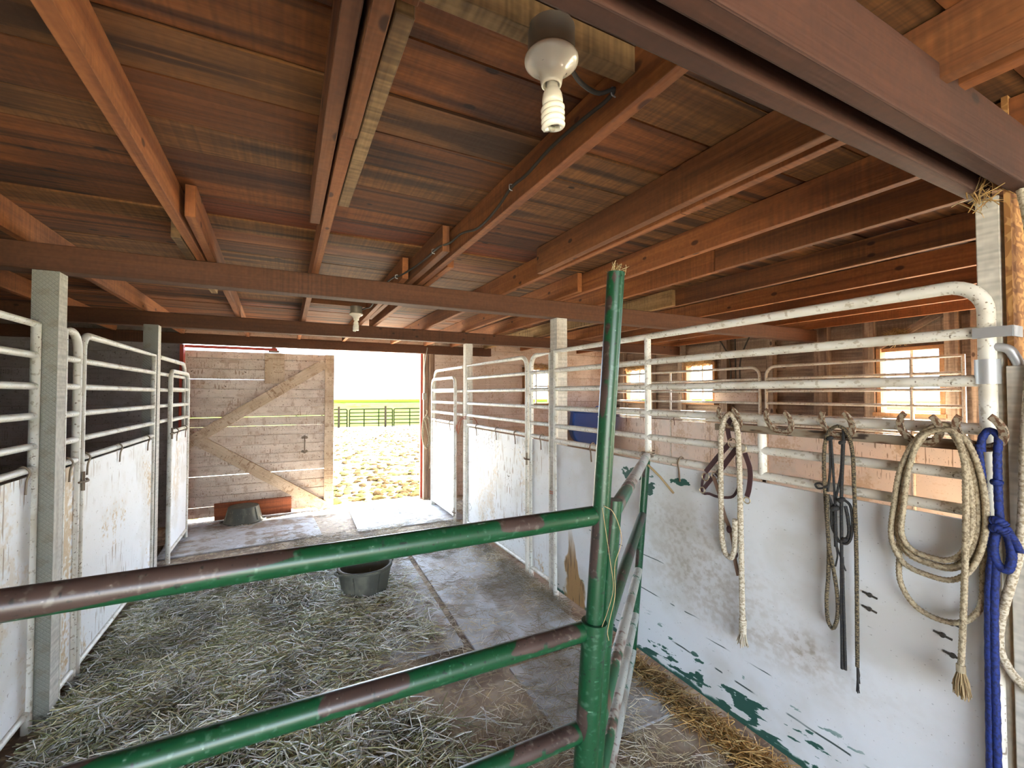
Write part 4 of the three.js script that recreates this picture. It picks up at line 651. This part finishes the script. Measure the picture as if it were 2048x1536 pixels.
tub('upright grey rubber feed tub in the middle of the aisle', 0.54, 3.53, 0.19, 0.155, 0.215, false, 0.94).rotation.y = 0.35;
{
  const m = mesh('loose_board', barGeo(V(-0.77, 0.105, 6.395), V(0.06, 0.115, 6.375), 0.018, 0.205, new THREE.Vector3(0, 1, 0.08), 0.003), M.rustBoard, scene); tag(m, 'rusty red brown board leaning on the door behind the overturned tub', 'board');
}
{
  const g = thing('corner_feeder', 'blue plastic feeder hung in the far corner of the right stall', 'feeder', [4.53, 0.66, 5.98]);
  const s = new THREE.Shape(); s.moveTo(-0.30, 0.54); s.lineTo(0.30, 0.52); s.lineTo(0.30, 0.22); s.quadraticCurveTo(0.28, 0.04, 0.08, 0.0); s.lineTo(-0.14, 0.02); s.quadraticCurveTo(-0.32, 0.08, -0.33, 0.26); s.closePath();
  const e = new THREE.ExtrudeGeometry(s, { depth: 0.2, bevelEnabled: true, bevelSize: 0.04, bevelThickness: 0.05, bevelSegments: 4 }); e.translate(0, 0.02, -0.1); e.rotateY(-0.4); mesh('tub_body', e, M.bluePlastic, g);
  const rim = sweep(fillet([new THREE.Vector3(-0.34, 0.58, 0.15), new THREE.Vector3(0.34, 0.56, 0.15), new THREE.Vector3(0.34, 0.56, -0.13), new THREE.Vector3(-0.34, 0.58, -0.13), new THREE.Vector3(-0.34, 0.58, 0.15)], 0.04), 0.02, 10); rim.rotateY(-0.4); mesh('rim', rim, M.bluePlastic, g);
  const cv = document.createElement('canvas'); cv.width = 256; cv.height = 192; const c = cv.getContext('2d'); c.fillStyle = '#1c50a4'; c.fillRect(0, 0, 256, 192); c.fillStyle = '#f2f2f2'; c.fillRect(30, 30, 70, 22); c.fillRect(120, 22, 90, 46); c.fillStyle = '#1c50a4'; c.fillRect(138, 36, 48, 16); c.fillStyle = '#d63a52'; c.beginPath(); c.arc(96, 118, 30, 0, 7); c.fill(); c.fillStyle = '#f2f2f2'; c.fillRect(70, 72, 40, 18);
  for (const x of [0.1, 0.28]) mesh('hanger', sweep(fillet([new THREE.Vector3(x, 0.56, -0.05), new THREE.Vector3(x + 0.02, 0.66, -0.05), new THREE.Vector3(0.42, 0.66, -0.06), new THREE.Vector3(0.42, 0.60, -0.06)], 0.03), 0.008, 8), M.bluePlastic, g);
  const tx = new THREE.CanvasTexture(cv); tx.colorSpace = THREE.SRGBColorSpace; const dl = new THREE.PlaneGeometry(0.17, 0.13); dl.translate(0.12, 0.46, 0.1515); dl.rotateY(-0.4); mesh('printed_label', dl, std({ map: tx, roughness: 0.5 }), g);
}

// ---------------------------------------------------------------- rubber mats on the floor
function floorMat(label, x0, x1, Z0, Z1, turn, k) {
  const g = new RoundedBoxGeometry(x1 - x0, 0.014, Z1 - Z0, 1, 0.003); grainUV(g, 0, 0.8, 0.8); const m = mesh('rubber_mat', g, M.mat[k], scene); m.position.set((x0 + x1) / 2, 0.0075, -(Z0 + Z1) / 2); m.rotation.y = turn; return tag(m, label, 'mat', 'rubber floor mats');
}
floorMat('grey rubber mat in front of the overturned tub', -1.09, 0.32, 5.14, 6.24, 0.06, 0);
floorMat('bluish rubber mat in the doorway beside the scratched gate', 0.72, 1.98, 5.12, 6.2, -0.02, 1);
floorMat('rubber mat under the upright tub', 0.15, 0.99, 2.55, 4.25, -0.03, 0);
floorMat('blue grey rubber mat along the right stall gates', 1.03, 1.75, 2.27, 4.3, -0.03, 1);
floorMat('rubber mat corner beside the chipped white panel', 1.10, 1.76, 1.56, 2.21, -0.02, 1);
floorMat('rubber mat strip along the left stall gates, mostly under hay', -0.93, 0.12, 2.3, 4.2, -0.02, 1);

// ---------------------------------------------------------------- hay and straw
const dens = (x, Z) => sstep(0.75, -0.15, x + (fbm(x * 2.5, Z * 2.5) - 0.5) * 1.1) * sstep(4.6, 3.4, Z);
function hayPlace(test, x0, x1, Z0, Z1, l0, l1, lift = 0.02) { return () => { for (let k = 0; k < 60; k++) { const x = rr(x0, x1), Z = rr(Z0, Z1); if (rnd() < test(x, Z)) return { p: V(x, 0.016 + rnd() * lift * (0.4 + 1.6 * fbm(x * 3 + 9, Z * 3)), Z), len: rr(l0, l1) }; } return { p: V(rr(x0, x1), 0.016, rr(Z0, Z1)), len: 0.03 }; }; }
const hay = straws('loose_hay', 'thick litter of grey green hay over the left of the aisle', 42000, hayPlace(dens, -0.93, 0.95, 0.9, 4.6, 0.06, 0.21, 0.035), HAY);
{ // trampled hay under the loose blades, a low uneven bed with a ragged edge
  const nx = 70, nz = 130, pos = [], uv = [], idx = []; for (let j = 0; j <= nz; j++) for (let i = 0; i <= nx; i++) { const x = lerp(-0.95, 0.85, i / nx), Z = lerp(0.7, 4.6, j / nz); pos.push(x, -0.02 + Math.min(dens(x, Z), 0.75) * 0.055 + (fbm(x * 7, Z * 7) - 0.5) * 0.03, -Z); uv.push(x, Z); }
  for (let j = 0; j < nz; j++) for (let i = 0; i < nx; i++) { const a = j * (nx + 1) + i, b = a + nx + 1; idx.push(a, a + 1, b, b, a + 1, b + 1); }
  const g = new THREE.BufferGeometry(); g.setAttribute('position', new THREE.Float32BufferAttribute(pos, 3)); g.setAttribute('uv', new THREE.Float32BufferAttribute(uv, 2)); g.setIndex(idx); g.computeVertexNormals(); mesh('trampled_bed', g, M.hayBed, hay).userData.kind = 'stuff';
}
straws('loose_hay', 'sparse chopped straw over the right and far part of the aisle', 15000, hayPlace((x, Z) => 0.25 + 0.75 * sstep(0.42, 0.7, fbm(x * 2.2 + 4, Z * 2.2)), 0.1, 1.76, 1.0, 5.2, 0.02, 0.09, 0.01), PALE);
straws('loose_hay', 'fine straw on the mats in front of the doorway', 4000, hayPlace((x, Z) => 0.12 + sstep(0.5, 0.7, fbm(x * 3 + 1, Z * 3)), -1.0, 1.9, 4.4, 6.5, 0.02, 0.08, 0.006), PALE);
straws('loose_straw', 'golden straw spilling out under the chipped white panel', 3200, () => { const Z = rr(0.9, 2.05); return { p: V(1.76 - Math.abs(rr(-1, 1) * rr(0, 1)) * 0.14, rr(0.008, 0.075) * rr(0.2, 1), Z), len: rr(0.04, 0.13), tilt: 0.5 }; }, GOLD);
straws('loose_straw', 'pale straw along the foot of the right stall gates', 2600, () => ({ p: V(1.79 - Math.abs(rr(-1, 1) * rr(0, 1)) * 0.35, 0.018 + rnd() * 0.03, rr(2.6, 5.0)), len: rr(0.03, 0.1), tilt: 0.4 }), PALE);
straws('loose_straw', 'olive straw gathered at the foot of the upright tub', 500, () => { const a = rr(0, 6.28), q = rr(0.15, 0.24); return { p: V(0.52 + Math.cos(a) * q, 0.018 + rnd() * 0.015, 3.42 + Math.sin(a) * q * 0.8), len: rr(0.04, 0.12) }; }, [[150, 134, 78], [128, 112, 62], [176, 158, 100]]);
straws('loose_straw', 'straw bedding inside the right stalls behind the panels', 3000, hayPlace(() => 1, 1.9, 4.9, 0.6, 6.2, 0.05, 0.14, 0.03), PALE);
for (const [label, x, Z, w, y] of [['straw nest on top of the window beside the wall conduits', XR - 0.03, 4.385, 0.22, 1.955], ['straw nest on top of the window nearest the corner', XR - 0.03, 5.64, 0.24, 1.955], ['straw wisps hanging above the window behind the hooks', XR - 0.06, 2.08, 0.06, 2.06]])
  straws('straw_nest', label, 420, () => ({ p: V(x - rr(0, 0.05), y + rr(-0.045, 0.06), Z + rr(-w, w)), len: rr(0.05, 0.15), tilt: 0.9 }), GOLD);
straws('straw_nest', 'straw nest above the small end wall window', 320, () => ({ p: V(3.68 + rr(-0.25, 0.25), 1.955 + rr(-0.03, 0.06), ZF - rr(0, 0.05)), len: rr(0.05, 0.14), tilt: 0.9 }), GOLD);
straws('straw_wisp', 'tuft of straw caught on the beam above the steel post', 46, () => ({ p: V(1.74 + rr(-0.05, 0.06), 2.10 + rr(-0.05, 0.02), 0.50 + rr(-0.02, 0.03)), len: rr(0.03, 0.1), tilt: 1.2 }), GOLD);
straws('straw_wisp', 'bits of straw stuffed in the open top of the leaning green post', 40, () => ({ p: V(0.818 + rr(-0.02, 0.02), 1.866 + rr(-0.01, 0.012), 0.968 + rr(-0.02, 0.02)), len: rr(0.015, 0.045), tilt: 1.2 }), [[150, 130, 90], [90, 76, 56], [200, 180, 130]]);

// ---------------------------------------------------------------- baling twine, rope by the doorway
function wrap(label, x0, x1, Z0, Z1, y, n, tail) {
  const g = thing('baling_twine', label, 'twine', [(x0 + x1) / 2, y, (Z0 + Z1) / 2]); for (let k = 0; k < n; k++) { const d = 0.006, yy = y + k * 0.014; part(g, 'turn', sweep(fillet([V(x0 - d, yy, Z0 - d), V(x1 + d, yy + 0.01 * (k % 2 ? 1 : -1), Z0 - d), V(x1 + d, yy, Z1 + d), V(x0 - d, yy - 0.008, Z1 + d), V(x0 - d, yy, Z0 - d)], 0.012, 4), 0.0035, 6), M.twine); }
  if (tail) for (const t of tail) part(g, 'loose_end', sweep(smooth(t, 24), 0.005, 6), M.twine);
}
wrap('orange baling twine round the nearer right post', 1.80, 1.895, 2.805, 2.90, 0.775, 2, [[V(1.90, 0.775, 2.795), V(1.905, 0.72, 2.79), V(1.90, 0.68, 2.795)]]);
wrap('faded red twine knotted round the post beside the doorway', 1.80, 1.885, 4.705, 4.79, 1.245, 3, [[V(1.79, 1.25, 4.76), V(1.77, 1.20, 4.86), V(1.775, 1.12, 4.92), V(1.78, 1.06, 4.90), V(1.775, 1.14, 4.84), V(1.785, 1.24, 4.8)], [V(1.89, 1.26, 4.70), V(1.91, 1.22, 4.66), V(1.92, 1.15, 4.64)], [V(1.785, 1.255, 4.80), V(1.775, 1.17, 4.90), V(1.78, 1.09, 4.95), V(1.785, 1.16, 4.97)]]);
{
  const g = thing('coiled_rope', 'tan rope bunched on the doorway jamb', 'rope', [1.80, 1.2, 6.29]);
  const pts = []; for (let i = 0; i < 40; i++) { const a = i / 40 * 6.283 * 4; pts.push(V(1.80 + Math.sin(a) * (0.055 + 0.01 * Math.sin(i)), 0.98 + Math.cos(a) * (0.23 + 0.02 * Math.sin(i * 2.3)), 6.285 - 0.006 * Math.sin(i * 1.7))); } pts.push(V(1.85, 0.8, 6.27), V(1.87, 0.6, 6.27), V(1.85, 0.45, 6.28));
  part(g, 'rope', sweep(smooth(pts, 700), 0.009, 9, { rf: twist(3, 0.03, 0.2), us: 6 }), M.lariat); part(g, 'hanging_loop', sweep(smooth([V(1.80, 1.2, 6.285), V(1.812, 1.28, 6.29), V(1.80, 1.3, 6.295)], 20), 0.008, 8), M.lariat);
}

// ---------------------------------------------------------------- corral outside the doorway
{
  const gy = (Z) => -0.02 - (Z - ZF < 30 ? (Z - ZF) * 0.031 : 0.93 + (Z - ZF - 30) * 0.0058) - 0.03;
  const fence = (label, x0, Z0, x1, Z1, ups) => {
    const g = thing('corral_panel', label, 'fence', [(x0 + x1) / 2, gy((Z0 + Z1) / 2), (Z0 + Z1) / 2], 'corral panels'), b0 = gy(Z0), b1 = gy(Z1);
    part(g, 'frame', sweep(fillet([V(x0, b0, Z0), V(x0, b0 + 1.35, Z0), V(x1, b1 + 1.35, Z1), V(x1, b1, Z1)], 0.12), 0.045, 8), M.fencePipe);
    for (const h of [1.08, 0.82, 0.56, 0.3]) part(g, 'rail', sweep([V(x0, b0 + h, Z0), V(x1, b1 + h, Z1)], 0.04, 8), M.fencePipe);
    for (const t of ups) part(g, 'upright', sweep([V(lerp(x0, x1, t), lerp(b0, b1, t), lerp(Z0, Z1, t)), V(lerp(x0, x1, t), lerp(b0, b1, t) + 1.35, lerp(Z0, Z1, t))], 0.045, 8), M.fencePipe);
  };
  fence('far corral panel at the left of the doorway view', 0.6, 36.3, 3.98, 35.0, [0.5]); fence('middle far corral panel between the two fence posts', 4.15, 34.95, 7.0, 33.5, [0.34, 0.68]); fence('far corral panel at the right of the doorway view', 7.1, 33.45, 10.3, 31.9, [0.33, 0.66]);
  for (const [x, Z, label] of [[3.41, 35.05, 'grey wooden corral post seen left in the doorway'], [6.5, 33.55, 'grey wooden corral post in the middle of the doorway view']]) { const c = new THREE.CylinderGeometry(0.075, 0.085, 1.62, 14); c.translate(0, 0.81, 0); const m = mesh('fence_post', c, M.fencePost, scene); m.position.copy(V(x, gy(Z) - 0.05, Z)); tag(m, label, 'post', 'corral posts'); }
  // pipe fence outside the side windows
  const g = thing('corral_panel', 'red pipe fence outside the side window', 'fence', [13, -0.35, 3]); for (const h of [0.3, 0.6, 0.9, 1.2, 1.45]) part(g, 'rail', sweep([V(13, -0.33 + h, -2), V(13, -0.33 + h, 12)], 0.025, 8), M.redTrim); for (let z = -2; z <= 12; z += 1) part(g, 'upright', sweep([V(13, -0.36, z), V(13, 1.13, z)], 0.025, 8), M.redTrim);
}
// clods and tufts scattered over the yard
{
  const g = new THREE.IcosahedronGeometry(1, 1), p = g.attributes.position; for (let i = 0; i < p.count; i++) { const k = 0.75 + 0.5 * noise(p.getX(i) * 2 + 9, p.getY(i) * 2 + p.getZ(i) * 3); p.setXYZ(i, p.getX(i) * k, p.getY(i) * k, p.getZ(i) * k); } g.computeVertexNormals();
  const n = 1500, im = new THREE.InstancedMesh(g, matte({ color: 0xffffff }), n), m = new THREE.Matrix4(), q = new THREE.Quaternion(), c = new THREE.Color(); im.name = 'yard_clods'; im.castShadow = im.receiveShadow = true;
  for (let i = 0; i < n; i++) { const Z = 6.9 + 26 * rnd() ** 1.3, x = rr(0, 1.6) + Z * 0.19 * rr(-0.1, 1.4), r = rr(0.025, 0.075), d = Z - ZF; q.setFromEuler(new THREE.Euler(rr(-0.2, 0.2), rr(0, 6), rr(-0.2, 0.2))); m.compose(V(x, -0.05 - d * 0.031 + (d > 3 ? (fbm(x * 0.35, Z * 0.35) - 0.5) * 0.12 : 0), Z), q, new THREE.Vector3(r * 1.3, r * rr(0.5, 0.9), r)); im.setMatrixAt(i, m); im.setColorAt(i, pick([c.setRGB(0.045, 0.035, 0.015).clone(), c.setRGB(0.05, 0.05, 0.016).clone(), c.setRGB(0.03, 0.02, 0.01).clone()])); }
  scene.add(im); tag(im, 'dark clods and weed tufts scattered over the sunlit yard', 'clods', undefined, 'stuff');
}
renderer.render(scene, camera);
